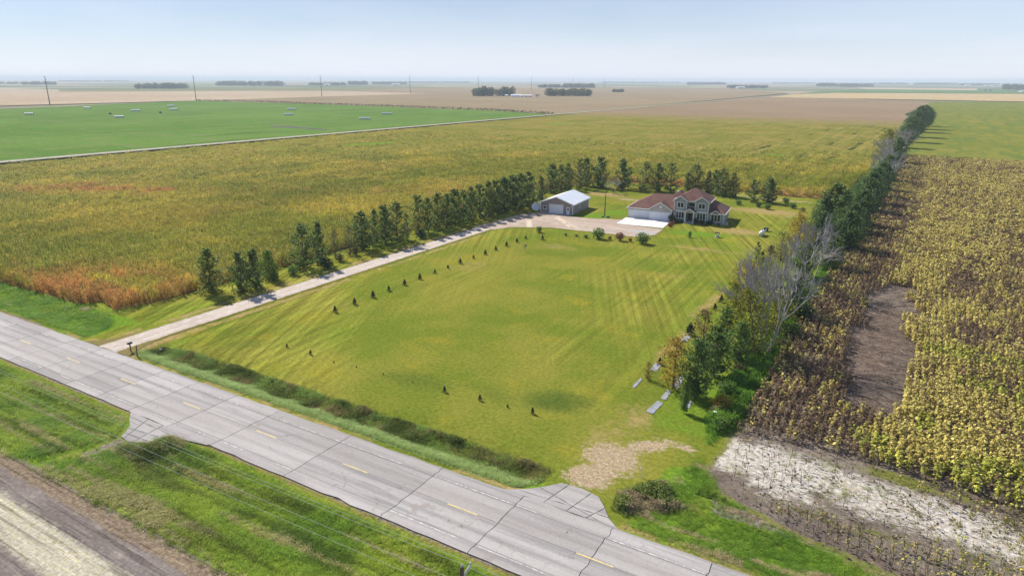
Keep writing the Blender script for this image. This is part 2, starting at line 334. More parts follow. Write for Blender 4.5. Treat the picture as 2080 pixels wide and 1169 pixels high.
M_verge = ground("verge_grass", (.14, .225, .022), (.21, .26, .03), (.25, .235, .055), .06, .3, 2.2,
    overlays=[("dry", ((.30, .22, .10), (.20, .19, .04)), .7, .4, .75, .7), ("soil", ((.30, .25, .20), (.17, .135, .10)), .7, .42, .62, .8), ("dark", (.07, .11, .015), .6, .4, .8, .6)],
    streak=[(.9, .12, 1.0, (.33, .27, .15), .60, .74)], streak2=[(1.3, .06, 1.5, -.7, .52, .66)], bump=(4, .8, .12), contrast=(.7, 1.3))
def verge_attr(V):
    x, y = V[:, 0], V[:, 1]; d = np.minimum(np.abs(y - 4.2), np.abs(y + 4.3))
    dry = .9 * np.exp(-(d / .8) ** 2); soil = blobs(V, [pb(200, 930, 2.5, 3.5, 70, .75), pb(235, 905, 1.6, 2, 60, .8), pb(410, 640, 1, 1, 0, .1), pb(70, 628, 4, .7, -4, .8), pb(120, 640, 3, .7, -8, .8)])
    soil = np.maximum(soil, .9 * smooth01((-y - 13.6) / 3)); soil = np.maximum(soil, .8 * np.exp(-((d - .1) / .25) ** 2)); dark = blobs(V, [pb(290, 930, 3, 1.5, 0, .9), pb(360, 905, 3, 1.2, 0, .7), pb(610, 900, 30, 1.5, 0, .0)])
    soil = np.maximum(soil, .85 * (y > 0) * smooth01((y - 9.6) / 2) * (x > 30))
    return dict(dry=dry, soil=soil, dark=dark)
for nm, X0, X1, Y0, Y1, lb in [("near_verge", -150, 70, -16.4, -4.3, "grassy roadside verge on the near side of the road"), ("left_verge", -330, -62.4, 4.2, 19, "bright green verge between the road and the corn"), ("right_verge", 28.2, 110, 4.2, 12.5, "grassy verge between the road and the sunflower field")]:
    sheet(nm, [(X0, Y0), (X1, Y0), (X1, Y1), (X0, Y1)], -.01, .9 if nm != "left_verge" else 1.6, M_verge, verge_attr, zf=hz, label=lb)

# field in the near left corner, pale drilled rows
M_near = ground("drilled_soil", (.22, .185, .165), (.17, .14, .12), (.30, .26, .22), .08, .4, 3.0,
    overlays=[("pale", ((.50, .45, .38), (.42, .38, .24)), .55, .36, .62, 1.2), ("green", ((.24, .25, .05), (.34, .31, .10)), 1.1, .62, .80, 1.3), ("dead", ((.28, .22, .15), (.18, .13, .09)), .6, .4, .6, .9)],
    streak2=[(1.4, .05, 1.6, -.65, .50, .64), (2.4, .06, 1.5, .5, .56, .66)], bump=(5, .8, .08), contrast=(.7, 1.3))
def near_attr(V):
    x, y = V[:, 0], V[:, 1]; return dict(pale=.85 * np.exp(-((y + 20.6 + (x + 20) * .02) / 2.2) ** 2), green=.62 * np.exp(-((y + 20.0) / 1.1) ** 2), dead=1 - smooth01((-y - 15.5) / 3))
sheet("drilled_field", [(-90, -60), (70, -60), (70, -15.6), (-90, -15.6)], .004, 1.0, M_near, near_attr, label="bare drilled field with pale rows in the near corner", jit=.15)

# sunflower ground
M_sun = ground("sunflower_soil", (.16, .125, .10), (.23, .19, .155), (.13, .10, .08), .06, .4, 3,
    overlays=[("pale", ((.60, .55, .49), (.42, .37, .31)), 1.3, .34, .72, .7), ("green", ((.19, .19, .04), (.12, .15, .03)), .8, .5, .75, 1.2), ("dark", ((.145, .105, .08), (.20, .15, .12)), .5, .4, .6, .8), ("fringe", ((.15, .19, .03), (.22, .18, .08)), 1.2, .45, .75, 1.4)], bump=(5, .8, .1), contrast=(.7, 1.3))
SGP = [(28.2, 22), (27.4, 17), (29.5, 13.5), (36, 11.2), (45, 9.6), (80, 8.6), (160, 9), (160, 339), (30, 339), (28.6, 90)]
def sun_attr(V):
    return dict(fringe=1 - smooth01(edist(V, SGP) / 1.5), pale=blobs(V, [pb(1560, 940, 5, 4.2, 0, 1.05), pb(1480, 920, 4, 4.0, 0, 1.0), pb(1660, 965, 6, 3.4, -10, 1.0), pb(1780, 1015, 8, 4, -12, .9), pb(1900, 1050, 9, 4.4, -10, .85), pb(2040, 1100, 8, 4.5, -10, .75), pb(1590, 985, 4, 3.5, 0, .85)]),
        green=blobs(V, [pb(1830, 975, 6, 1.8, -8, .9), pb(1960, 1010, 5, 1.2, -10, .7), pb(1760, 950, 3, 1.5, 0, .6), pb(1780, 1080, 10, 1.0, 0, .7), pb(1510, 1000, 3, 2, 0, .5)]),
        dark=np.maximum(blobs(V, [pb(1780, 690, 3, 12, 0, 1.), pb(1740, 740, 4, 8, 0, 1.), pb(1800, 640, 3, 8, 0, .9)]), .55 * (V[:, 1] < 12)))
sheet("sunflower_ground", [(28.2, 22), (27.4, 17), (29.5, 13.5), (36, 11.2), (45, 9.6), (80, 8.6), (160, 9), (160, 339), (30, 339), (28.6, 90)], .012, 1.2, M_sun, sun_attr, jit=.25, zf=hz, label="bare and pale soil of the sunflower field")

# ---- county road: slabs over a dark base
def bridge(name, x0, x1, y0, y1, z0, z1, mat):
    b = MB(); b.box(x0, x1, y0, y1, z0, z1); o = b.build(name, mat); return o
M_tar = plain("joint_tar", (.045, .04, .035), .9, .3, 3)
t = NT("old_concrete"); oi = t.n("ShaderNodeObjectInfo")
c = t.mix(t.step(t.noise(.22, 5, .6, stretch=(.15, 1, 1)), .35, .68), (.335, .305, .285), (.42, .39, .37))
c = t.mix(t.step(t.noise(1.1, 4, .6, stretch=(.06, 1.3, 1)), .50, .68), c, (.285, .265, .255))
ys_ = t.n("ShaderNodeSeparateXYZ"); t.l(t.pos(), ys_.inputs[0]); wp = t.math('COSINE', t.math('MULTIPLY', t.math('ADD', ys_.outputs[1], t.math('MULTIPLY', t.noise(.08, 3), .5)), 4.1)); c = t.mix(t.math('MULTIPLY', t.step(wp, -.2, 1.0), t.step(t.noise(.35, 4, .6, stretch=(.2, 1, 1)), .3, .65, .15, .6)), c, (.245, .23, .22))
c = t.mix(t.step(t.noise(.16, 4, .7), .62, .70), c, (.30, .27, .245))
c = t.bright(c, oi.outputs['Random'], .93, 1.07); c = t.bright(c, t.noise(6, 6, .8), .86, 1.14); c = t.bright(c, t.noise(40, 3, .8), .9, 1.1)
vo = t.n("ShaderNodeTexVoronoi", feature='DISTANCE_TO_EDGE'); vo.inputs['Scale'].default_value = .55
vv = t.n("ShaderNodeVectorMath", operation='ADD'); nz = t.n("ShaderNodeTexNoise"); nz.inputs['Scale'].default_value = .8; nz.inputs['Detail'].default_value = 5
ps = t.pos(); t.l(ps, nz.inputs['Vector']); vm = t.n("ShaderNodeVectorMath", operation='SCALE'); t.l(nz.outputs['Color'], vm.inputs[0]); vm.inputs['Scale'].default_value = 1.6; t.l(ps, vv.inputs[0]); t.l(vm.outputs[0], vv.inputs[1]); t.l(vv.outputs[0], vo.inputs['Vector'])
c = t.mix(t.math('MULTIPLY', t.step(vo.outputs[0], .012, .0), t.step(t.noise(.25, 3), .52, .64)), c, (.13, .11, .095))
t.principled(c, .9, .2, t.bump(t.noise(25, 5, .8), .35, .01)); M_conc = t.m
road = bridge("road", -330, 150, -4.27, 4.27, -.25, .045, M_tar); tag(road, "two lane concrete road with cracked joints and worn markings", kind='structure')
J = [-330, -300, -270, -245, -220, -200, -182, -166, -152, -138, -126, -115, -104, -94, -85, -77, -70, -63, -56, -49.5, -42.3, -35.8, -29.3, -22.3, -15.2, -4.7, 6.9, 15.6, 24, 32, 41, 50, 60, 72, 86, 105, 125, 150]
YS = [-4.35, -3.12, 0, 2.74, 4.35]
jo = {}
for j in range(len(J)):
    for q in range(len(YS)):
        for k in range(4): jo[j, YS[q] + (YS[min(q + 1, 4)] - YS[q]) * k / 4] = rnd.gauss(0, .05)
def joint_pts(j, a, b, sign):
    r = []
    for k in range(5):
        y = a + (b - a) * k / 4; key = min((kk for kk in jo if kk[0] == j), key=lambda kk: abs(kk[1] - y)); r.append((J[j] + jo[key] + sign * (.022 + .018 * rnd.random()), y))
    return r
def prism(poly, z0, z1):
    b = MB(); k = len(poly); b.add([(x, y, z1) for x, y in poly] + [(x, y, z0) for x, y in poly], [tuple(range(k))] + [(i, k + i, k + (i + 1) % k, (i + 1) % k) for i in range(k)]); return b
for q in range(4):
    a, b_ = YS[q] + (.014 if q else 0), YS[q + 1] - (.014 if q < 3 else 0)
    for j in range(len(J) - 1):
        subs = [(j, j + 1)]
        left = joint_pts(j, a, b_, 1); right = joint_pts(j + 1, a, b_, -1)
        if q in (0, 3):   # ragged outer edge
            yo = a if q == 0 else b_; n = max(2, int((right[0][0] - left[0][0]) / 1.5)); ed = [(left[0 if q == 0 else -1][0] + (right[0 if q == 0 else -1][0] - left[0 if q == 0 else -1][0]) * i / n, yo + rnd.gauss(0, .06)) for i in range(1, n)]
            pol = (ed if q == 0 else []) + right + (ed[::-1] if q == 3 else []) + left[::-1]
        else: pol = right + left[::-1]
        prism(pol, .0, .075 + rnd.uniform(-.004, .004)).build("slab", M_conc, road)
# cracked pads where tracks join the road
def cracked_pad(name, poly, cuts, lab):
    bm = bmesh.new(); bm.faces.new([bm.verts.new((x, y, 0)) for x, y in poly])
    for (ax, ay), (bx, by) in cuts:
        n = Vector((by - ay, ax - bx, 0)).normalized(); bmesh.ops.bisect_plane(bm, geom=bm.verts[:] + bm.edges[:] + bm.faces[:], plane_co=(ax, ay, 0), plane_no=n)
    P = [[v.co.copy() for v in f.verts] for f in bm.faces]; bm.free()
    base = prism(poly, -.2, .05).build(name, M_tar); tag(base, lab, kind='structure')
    for f in P:
        c = sum(f, Vector()) / len(f); q = []
        for i in range(len(f)):
            a, b_ = f[i], f[(i + 1) % len(f)]; n = max(1, int((b_ - a).length / .5))
            for k in range(n): p = a.lerp(b_, k / n); d = c - p; q.append(p + d.normalized() * min(.038 + rnd.uniform(-.015, .02), d.length * .3))
        if len(q) < 3: continue
        prism([(v.x, v.y) for v in q], 0, .078 + rnd.uniform(-.004, .004)).build("slab_piece", M_conc, base)
cracked_pad("field_apron", [(13.6, 4.36), (24.4, 4.36), (23.2, 5.3), (22.2, 6.6), (21.2, 7.7), (19.4, 8.1), (17.4, 7.9), (16.4, 6.6), (15.2, 5.4)], [((14, 4.9), (24, 5.4)), ((16, 6.3), (23.5, 4.3)), ((18.2, 8.2), (17.4, 4)), ((20.5, 8.2), (19.6, 4)), ((22.5, 7), (21.4, 4))], "broken concrete apron of the field entrance by the sunflowers")
cracked_pad("near_apron", [(-28.8, -4.36), (-27.3, -5.4), (-25.6, -6.4), (-24.4, -8.0), (-22.8, -8.2), (-20.9, -7.4), (-20.2, -5.4), (-15.5, -4.5), (-15.4, -4.36)], [((-28, -5.0), (-15, -5.3)), ((-25.6, -4.3), (-23.6, -8.5)), ((-23, -4.3), (-22.2, -8.5)), ((-26, -6.6), (-20, -5.9)), ((-25, -7.4), (-20, -7.0))], "broken concrete apron on the near side of the road")
# markings
def worn(name, col, lo, hi):
    t = NT(name); c = t.mix(t.step(t.noise(2.2, 6, .8), lo, hi), col, (.36, .33, .31)); t.principled(c, .8, .2); return t.m
M_yel = worn("yellow_paint", (.74, .58, .19), .44, .70); M_wht = worn("white_paint", (.66, .65, .63), .40, .56)
def mark(name, x0, x1, y0, y1, mat): b = MB(); b.box(x0, x1, y0, y1, .0795, .0835); b.build(name, mat, road)
for k in range(-20, 8): mark("lane_dash", -1.6 + 12.19 * k, 1.45 + 12.19 * k, -.06, .06, M_yel)
for j in range(5, len(J) - 2):
    for y in (2.86, -3.28):
        x = J[j] + .15
        while x < J[j + 1] - .2:
            L = min(rnd.uniform(1.5, 4.5), J[j + 1] - .15 - x); 
            if L > .3 and rnd.random() < .72: mark("edge_line", x, x + L, y - .05, y + .05, M_wht)
            x += L + rnd.uniform(.05, .35)

# ---- driveway, gravel yard, concrete pad
M_gravel = ground("drive_gravel", (.52, .44, .37), (.46, .39, .33), (.58, .50, .43), .1, .5, 4, overlays=[("rut", (.60, .53, .47), .35, .5, .9, .8), ("fringe", ((.24, .17, .09), (.17, .17, .04)), .9, .45, .72, 1.1)], bump=(12, .6, .03), contrast=(.85, 1.15))
def drive_attr(V):
    x = V[:, 0]; return dict(rut=np.exp(-((np.abs(x + 49.05) - .85) / .35) ** 2), fringe=1 - smooth01((np.minimum(x + 51.4, -46.7 - x) + .0) / .9) * 1.0)
P1 = [(-54.6, 4.45), (-52.6, 6.5), (-51.4, 10), (-51.4, 60), (-51.6, 80), (-52.2, 96), (-46.2, 96), (-46.7, 80), (-46.7, 60), (-46.6, 12), (-45.8, 7.5), (-44.2, 4.45)]
sheet("driveway", P1, .05, .6, M_gravel, drive_attr, jit=.06, zf=hz, label="long straight pale gravel driveway from the road to the yard")
M_yard = ground("yard_gravel", (.40, .31, .24), (.46, .37, .30), (.36, .27, .19), .12, .4, 3.5, overlays=[("grey", ((.38, .35, .33), (.44, .40, .37)), .5, .4, .7, .6), ("rut", (.60, .50, .38), .3, .45, .75, 1.0), ("fringe", ((.27, .20, .11), (.20, .19, .05)), .9, .5, .8, .9)],
    streak=[(.4, .3, 1.2, (.50, .42, .35), .54, .66)], bump=(10, .6, .03), contrast=(.85, 1.15))
YP = [(-52.2, 95.5), *[(p.x, p.y) for p in px((1052, 436), (1088, 432), (1104, 430), (1166, 440), (1200, 443), (1274, 446), (1268, 455), (1350, 466), (1333, 478), (1290, 482), (1215, 473), (1120, 463), (1040, 462), (985, 468))], (-46.2, 95.5)]
def yard_attr(V):
    d = np.zeros(len(V))
    for a, b in [((1128, 441), (1158, 462)), ((1133, 440), (1172, 463)), ((1071, 447), (1072, 462)), ((1077, 447), (1078, 462))]:
        d = np.maximum(d, np.exp(-(edist(V, [at(*a), at(*b)]) / .42) ** 2))
    e = edist(V, YP); return dict(rut=d, grey=blobs(V, [pb(1310, 472, 6, 3, 0, 1.), pb(1345, 462, 5, 3, 0, .8), pb(1240, 468, 5, 2.5, 0, .6)]), fringe=(1 - smooth01(e / 1.3)) * (V[:, 1] > 99))
sheet("gravel_yard", YP, .045, .7, M_yard, yard_attr, jit=.12, label="tan gravel yard with tyre tracks in front of the shed")

# ================================================================== HOUSE
def siding(name, col, pitch=.13, vert=False):
    t = NT(name); tc = t.n("ShaderNodeTexCoord"); sp = t.n("ShaderNodeSeparateXYZ"); t.l(tc.outputs['Object'], sp.inputs[0])
    co = sp.outputs[2]
    if vert: co = t.math('ADD', sp.outputs[0], sp.outputs[1])
    f = t.math('FRACT', t.math('DIVIDE', co, pitch)); c = t.bright(col, t.noise(.8, 4), .92, 1.08)
    c = t.mix(t.step(f, .10, .0), c, tuple(k * .6 for k in col)); t.principled(c, .65, .3, t.bump(f, .5, .012)); return t.m
M_side = siding("grey_siding", (.33, .345, .345)); M_side2 = siding("tan_siding", (.43, .40, .365))
M_trim = plain("white_trim", (.78, .78, .77), .5, .05, 1); M_door = plain("white_door", (.74, .76, .80), .45, .04, 1)
t = NT("brown_shingles"); tc = t.n("ShaderNodeTexCoord"); bk = t.n("ShaderNodeTexBrick"); t.l(tc.outputs['Object'], bk.inputs['Vector'])
c = t.mix(t.step(t.noise(.5, 5, .7), .35, .65), (.150, .078, .062), (.195, .105, .085)); c = t.bright(c, t.noise(5, 4, .8), .75, 1.25)
t.principled(c, .9, .15, t.bump(t.noise(9, 4, .8), .5, .02)); M_roof = t.m
t = NT("dark_glass"); t.principled((.018, .022, .026), .08, .5); M_glass = t.m
M_porch = plain("porch_concrete", (.40, .39, .37), .9, .1, 2); M_doorw = plain("dark_door", (.06, .05, .05), .5, .1, 2)
HO = at(1276, 441.3); house = empty("house", HO, math.radians(7.1))
tag(house, "large grey two-storey house with brown shingle roof and four white garage doors", "house")
EV = 2.65
w = MB()                                                   # walls
def wall_box(name, x0, x1, y0, y1, z0, z1, mat=M_side): b = MB(); b.box(x0, x1, y0, y1, z0, z1); return b.build(name, mat, house)
wall_box("garage_wall", 0, 5.7, 0, 11, 0, EV, M_side2); wall_box("garage_bay_wall", 5.703, 11.4, -.6, 10.9, 0, EV, M_side2)
g = MB(); g.slab([(5.72, -.597, EV + .001), (11.38, -.597, EV + .001), (8.55, -.597, 4.45)], .2); g.build("gable_wall", M_side2, house)
wall_box("link_wall", 11.403, 11.9, .8, 10.5, 0, EV)
wall_box("main_wall", 11.903, 20.4, 1.3, 8.5, 0, 5.3)
for x0, x1 in ((11.9, 15.0), (17.1, 20.4)):
    wall_box("bay_wall", x0 + .006, x1 - .006, -.2, 1.297, 0, 5.3); xm = (x0 + x1) / 2
    b = MB(); b.slab([(x0 + .02, -.197, 5.301), (x1 - .02, -.197, 5.301), (xm, -.197, 5.3 + (x1 - x0) / 2 * .64)], .15); b.build("gable_wall", M_side, house)
wall_box("wing_wall", 20.403, 24.2, .2, 10.8, 0, EV)
b = MB(); b.slab([(21.15, .14, EV + .001), (23.45, .14, EV + .001), (22.3, .14, 3.38)], .1); b.build("gable_wall", M_side, house)
# roofs
def roof(name, slopes, fascia=(), thick=.14, mat=M_roof):
    b = MB()
    for s_ in slopes: b.slab(s_, thick)
    o = b.build(name, mat, house)
    for p, q in fascia:
        f = MB(); f.bar(p, q, .1, .2); f.build("fascia", M_trim, o)
    return o
E_, K = EV + .1, .55
x0, x1, y0, y1 = -.4, 12.5, -.4, 11.4; ym = 5.5; rz_ = E_ + 5.9 * K
roof("garage_roof", [[(x0, y0, E_), (x1, y0, E_), (x1, ym, rz_), (x0 + 5.9, ym, rz_)], [(x1, y1, E_), (x0, y1, E_), (x0 + 5.9, ym, rz_), (x1, ym, rz_)], [(x0, y1, E_), (x0, y0, E_), (x0 + 5.9, ym, rz_)]],
     [((x0, y0 - .06, E_ - .08), (5.4, y0 - .06, E_ - .08)), ((x0 - .06, y0, E_ - .08), (x0 - .06, y1, E_ - .08))])
def gable_roof(name, xa, xb, yf, yb_, ze, k, back_k, yeave, zeave):
    """front gable running back into a slope that starts at (yeave, zeave) with pitch back_k"""
    xm = (xa + xb) / 2; zp = ze + (xb - xa) / 2 * k; ymeet = yeave + (zp - zeave) / back_k; ylow = yeave + (ze - zeave) / back_k
    return roof(name, [[(xa, yf, ze), (xm, yf, zp), (xm, ymeet, zp), (xa, max(ylow, yf + .05), ze)][::-1], [(xb, yf, ze), (xm, yf, zp), (xm, ymeet, zp), (xb, max(ylow, yf + .05), ze)]],
         [((xa, yf - .06, ze - .06), (xm, yf - .06, zp - .06)), ((xm, yf - .061, zp - .06), (xb, yf - .061, ze - .06))], .1)
gable_roof("garage_gable_roof", 5.35, 11.75, -1.0, 3, E_ + .02, .60, K, -.4, E_)
EU = 5.42; pk = (16.15, 4.3, 8.35); a0, a1, c0_, c1_ = 11.5, 20.8, .15, 8.9
roof("main_roof", [[(a0, c0_, EU), (a1, c0_, EU), pk], [(a1, c0_, EU), (a1, c1_, EU), pk], [(a1, c1_, EU), (a0, c1_, EU), pk], [(a0, c1_, EU), (a0, c0_, EU), pk]],
     [((15.3, c0_ + .0, EU - .1), (16.8, c0_ + .0, EU - .1)), ((a1 + .06, c0_, EU - .08), (a1 + .06, c1_, EU - .08)), ((a0 - .06, c0_, EU - .08), (a0 - .06, c1_, EU - .08))])
km = (pk[2] - EU) / (pk[1] - c0_)
gable_roof("bay_gable_roof", 11.52, 15.38, -.55, 3, EU + .01, .64, km, c0_, EU); gable_roof("bay_gable_roof", 16.72, 20.78, -.55, 3, EU + .01, .62, km, c0_, EU)
rw = E_ + 4.2 * .6
roof("wing_roof", [[(20.42, -.2, E_), (24.6, -.2, E_), (20.42, 4.0, rw)], [(24.6, -.2, E_), (24.6, 11.2, E_), (20.42, 7.0, rw), (20.42, 4.0, rw)], [(24.6, 11.2, E_), (20.42, 11.2, E_), (20.42, 7.0, rw)]],
     [((20.8, -.26, E_ - .08), (24.66, -.26, E_ - .08)), ((24.66, -.2, E_ - .08), (24.66, 11.2, E_ - .08))])
gable_roof("wing_gable_roof", 20.95, 23.65, -.45, 2, E_ + .03, .58, .6, -.2, E_)
roof("rear_roof", [[(9.2, 4.2, E_ + 2.3), (14.4, 4.2, E_ + 2.3), (11.8, 6.4, 6.95)], [(14.4, 4.2, E_ + 2.3), (14.4, 11, E_ + 2.3), (11.8, 9, 6.95), (11.8, 6.4, 6.95)], [(14.4, 11, E_ + 2.3), (9.2, 11, E_ + 2.3), (11.8, 9, 6.95)], [(9.2, 11, E_ + 2.3), (9.2, 4.2, E_ + 2.3), (11.8, 6.4, 6.95), (11.8, 9, 6.95)]])
b = MB(); b.box(11.0, 11.5, 6.9, 7.4, 6.0, 6.75); b.build("roof_vent", M_trim, house)
b = MB(); b.box(4.6, 5.6, 8.4, 8.6, 4.2, 4.75); b.build("roof_vent", M_trim, house)
# corner boards and bands
for x, y, z0, z1 in [(-.02, -.02, 0, EV), (5.72, -.63, 0, EV), (11.38, -.63, 0, EV), (11.92, -.22, 0, 5.25), (14.98, -.22, 2.9, 5.25), (17.12, -.22, 2.9, 5.25), (20.38, -.22, 0, 5.25), (24.18, .18, 0, EV)]:
    b = MB(); b.box(x - .08, x + .08, y - .03, y + .12, z0 + .01, z1 - .004); b.build("corner_board", M_trim, house)
for x0, x1 in ((11.85, 15.05), (17.05, 20.45)):
    b = MB(); b.box(x0, x1, -.27, -.18, 2.78, 2.98); b.build("band_board", M_trim, house)
# garage doors
for x0, y in ((.28, 0), (2.98, 0), (5.95, -.6), (8.62, -.6)):
    b = MB(); b.box(x0 - .12, x0 + 2.55, y - .05, y - .01, .0, 2.2); fr = b.build("garage_door_frame", M_trim, house)
    d = empty("garage_door", (0, 0, 0)); d.parent = house
    for k in range(4):
        b = MB(); b.box(x0, x0 + 2.43, y - .09 + .004 * (k % 2), y - .052, .03 + k * .52, .03 + k * .52 + .505); b.build("door_panel", M_door, d)
def window(x0, x1, z0, z1, y, panes, parent=house):
    fr = MB(); t_ = .1
    for bx in [(x0 - t_, x1 + t_, z1, z1 + t_ * 1.3), (x0 - t_, x1 + t_, z0 - t_ * 1.3, z0), (x0 - t_, x0, z0, z1), (x1, x1 + t_, z0, z1)]: fr.box(bx[0], bx[1], y - .09, y - .003, bx[2], bx[3])
    for k in range(1, panes): xm = x0 + (x1 - x0) * k / panes; fr.box(xm - .06, xm + .06, y - .085, y - .003, z0, z1)
    wo = fr.build("window", M_trim, parent)
    for k in range(panes):
        p = MB(); wd = (x1 - x0) / panes; p.box(x0 + wd * k + .07, x0 + wd * (k + 1) - .07, y - .03, y - .006, z0 + .02, z1 - .02); p.build("pane", M_glass, wo)
window(12.7, 14.2, 3.75, 4.95, -.2, 2); window(18.0, 19.5, 3.75, 4.95, -.2, 2); window(15.25, 16.85, 3.95, 4.85, 1.3, 1)
window(12.5, 14.45, 1.05, 2.6, -.2, 3); window(17.75, 19.8, 1.05, 2.6, -.2, 3); window(21.2, 23.4, .75, 2.4, .2, 3)
for x0, x1, y in ((12.4, 14.55, -.2), (17.65, 19.9, -.2)):
    for x in (x0, x1): b = MB(); b.box(x - .06, x + .06, y - .05, y - .004, .02, .9); b.build("panel_board", M_trim, house)
b = MB(); b.lathe([(.0, .0), (.3, .0), (.3, .08), (.2, .09), (0, .09)], 16); v = b.build("round_vent", M_trim, house); v.location = (8.55, -.6, 3.55); v.rotation_euler = (math.pi / 2, 0, 0)
# porch
b = MB(); b.box(14.7, 17.35, -1.5, 1.28, 0, .3); b.box(15.1, 16.9, -1.9, -1.5, 0, .15); b.build("porch_floor", M_porch, house)
for x in (14.95, 17.0):
    b = MB(); b.box(x - .13, x + .13, -1.28, -1.02, .3, 2.7); b.box(x - .17, x + .17, -1.32, -.98, .3, .45); b.box(x - .17, x + .17, -1.32, -.98, 2.55, 2.7); b.build("porch_column", M_trim, house)
b = MB(); b.box(14.7, 17.3, -1.35, 1.2, 2.72, 2.88); b.build("porch_beam", M_trim, house)
roof("porch_roof", [[(14.5, -1.6, 2.9), (16.0, -1.6, 3.75), (16.0, 1.28, 3.75), (14.5, 1.28, 2.9)][::-1], [(17.5, -1.6, 2.9), (16.0, -1.6, 3.75), (16.0, 1.28, 3.75), (17.5, 1.28, 2.9)]], [((14.5, -1.66, 2.86), (16, -1.66, 3.71)), ((16, -1.661, 3.71), (17.5, -1.661, 2.86))], .1)
b = MB(); b.slab([(14.75, -1.5, 2.89), (17.25, -1.5, 2.89), (16, -1.5, 3.58)], .08); b.build("gable_wall", M_side, house)
b = MB(); b.box(15.5, 16.45, 1.2, 1.29, .3, 2.4); fd = b.build("front_door", M_doorw, house); b = MB(); b.box(16.3, 16.36, 1.14, 1.2, 1.25, 1.35); b.build("handle", M_trim, fd)
for x in (15.28, 16.52): b = MB(); b.box(x, x + .2, 1.22, 1.29, .4, 2.4); b.build("side_light", M_glass, house)
# things by the house
def hp(x, y, z=0): return house.matrix_basis @ Vector((x, y, z))
house.matrix_basis = Matrix.Translation(HO) @ Matrix.Rotation(math.radians(7.1), 4, 'Z')
ac = empty("air_conditioner", hp(24.9, .9), math.radians(7)); tag(ac, "grey air conditioner unit at the right corner of the house", "air conditioner")
mt = plain("ac_metal", (.42, .42, .41), .5, .1, 3); b = MB(); b.box(-.4, .4, -.4, .4, .05, .85); b.build("case", mt, ac); b = MB(); b.lathe([(0, .86), (.33, .86), (.35, .9), (.3, .92), (0, .92)], 14); b.build("fan_grille", plain("grille", (.08, .08, .08)), ac)
b = MB(); b.box(-.5, .5, -.5, .5, 0, .05); b.build("base_pad", M_porch, ac)
# concrete pad, poured in panels
M_pad = plain("pad_concrete", (.66, .64, .61), .9, .06, .6, bump=(20, .3, .01)); pad = MB()
PL = [hp(-.5, -.75), hp(11.6, -.75), hp(11.4, -10.3), hp(-.6, -9.6)]
pad = prism([(p.x, p.y) for p in PL], -.05, .085).build("concrete_pad", plain("pad_joint", (.2, .19, .17))); tag(pad, "white concrete pad in front of the garage doors", kind='structure')
for i in range(4):
    for j in range(3):
        def q(a, b_): 
            u = PL[0].lerp(PL[1], a); v_ = PL[3].lerp(PL[2], a); return u.lerp(v_, b_)
        e = .0025; c4 = [q(i / 4 + e, j / 3 + e), q((i + 1) / 4 - e, j / 3 + e), q((i + 1) / 4 - e, (j + 1) / 3 - e), q(i / 4 + e, (j + 1) / 3 - e)]
        prism([(p.x, p.y) for p in c4], 0, .1).build("pad_panel", M_pad, pad)

# ================================================================== SHED
BO = at(1098.2, 431); barn = empty("shed", BO, math.radians(6.3)); tag(barn, "tan metal shed with white roof and white overhead door", "shed")
M_bw = siding("tan_metal", (.30, .262, .238), .23, True)
t = NT("white_metal_roof"); tc = t.n("ShaderNodeTexCoord"); sp = t.n("ShaderNodeSeparateXYZ"); t.l(tc.outputs['Object'], sp.inputs[0]); f = t.math('FRACT', t.math('DIVIDE', sp.outputs[1], .3))
t.principled(t.bright((.76, .78, .80), t.noise(.7, 4), .95, 1.05), .42, .4, t.bump(t.step(f, .12, .0), .5, .03)); M_wroof = t.m
BW, BD, BE, BP = 9.25, 13.0, 2.85, 4.55
def bpart(name, mat, *boxes, parent=barn):
    b = MB(); [b.box(*k) for k in boxes]; return b.build(name, mat, parent)
bpart("front_wall", M_bw, (0, BW, 0, .15, 0, BE)); bpart("right_wall", M_bw, (BW - .15, BW - .002, .152, BD, 0, BE)); bpart("left_wall", M_bw, (.002, .15, .152, BD, 0, BE)); bpart("back_wall", M_bw, (.152, BW - .152, BD - .15, BD - .002, 0, BE))
for y in (0, BD - .15):
    b = MB(); b.slab([(0, y, BE), (BW, y, BE), (BW / 2, y, BP - .03)], -.15 if y else -.148); b.build("gable_wall", M_bw, barn)
b = MB(); ov = .5; k = (BP - BE) / (BW / 2)
sl_ = [[(-ov, -ov, BE - ov * k + .08), (BW / 2, -ov, BP + .08), (BW / 2, BD + ov, BP + .08), (-ov, BD + ov, BE - ov * k + .08)][::-1], [(BW + ov, -ov, BE - ov * k + .08), (BW / 2, -ov, BP + .08), (BW / 2, BD + ov, BP + .08), (BW + ov, BD + ov, BE - ov * k + .08)]]
for s_ in sl_: b.slab(s_, .08)
br_ = b.build("roof", M_wroof, barn)
for xa, za, xb, zb in ((-ov, BE - ov * k, BW / 2, BP), (BW / 2, BP, BW + ov, BE - ov * k)):
    b = MB(); b.bar((xa, -ov - .05, za), (xb, -ov - .05, zb), .08, .18); b.build("rake_trim", M_trim, br_)
for x in (-ov - .04, BW + ov + .04): b = MB(); b.bar((x, -ov, BE - ov * k - .02), (x, BD + ov, BE - ov * k - .02), .08, .16); b.build("eave_trim", M_trim, br_)
b = MB(); b.box(BW / 2 - .15, BW / 2 + .15, -ov, BD + ov, BP + .085, BP + .12); b.build("ridge_cap", M_wroof, br_)
for x, y in ((0, -.02), (BW, -.02), (BW, BD)): bpart("corner_trim", M_trim, (x - .09, x + .09, y - .02, y + .1, .005, BE - .01))
od = empty("overhead_door", (0, 0, 0)); od.parent = barn
for k_ in range(5): bpart("door_panel", M_door, (2.6, 6.45, -.07 + .003 * (k_ % 2), -.02, .02 + k_ * .485, .02 + k_ * .485 + .475), parent=od)
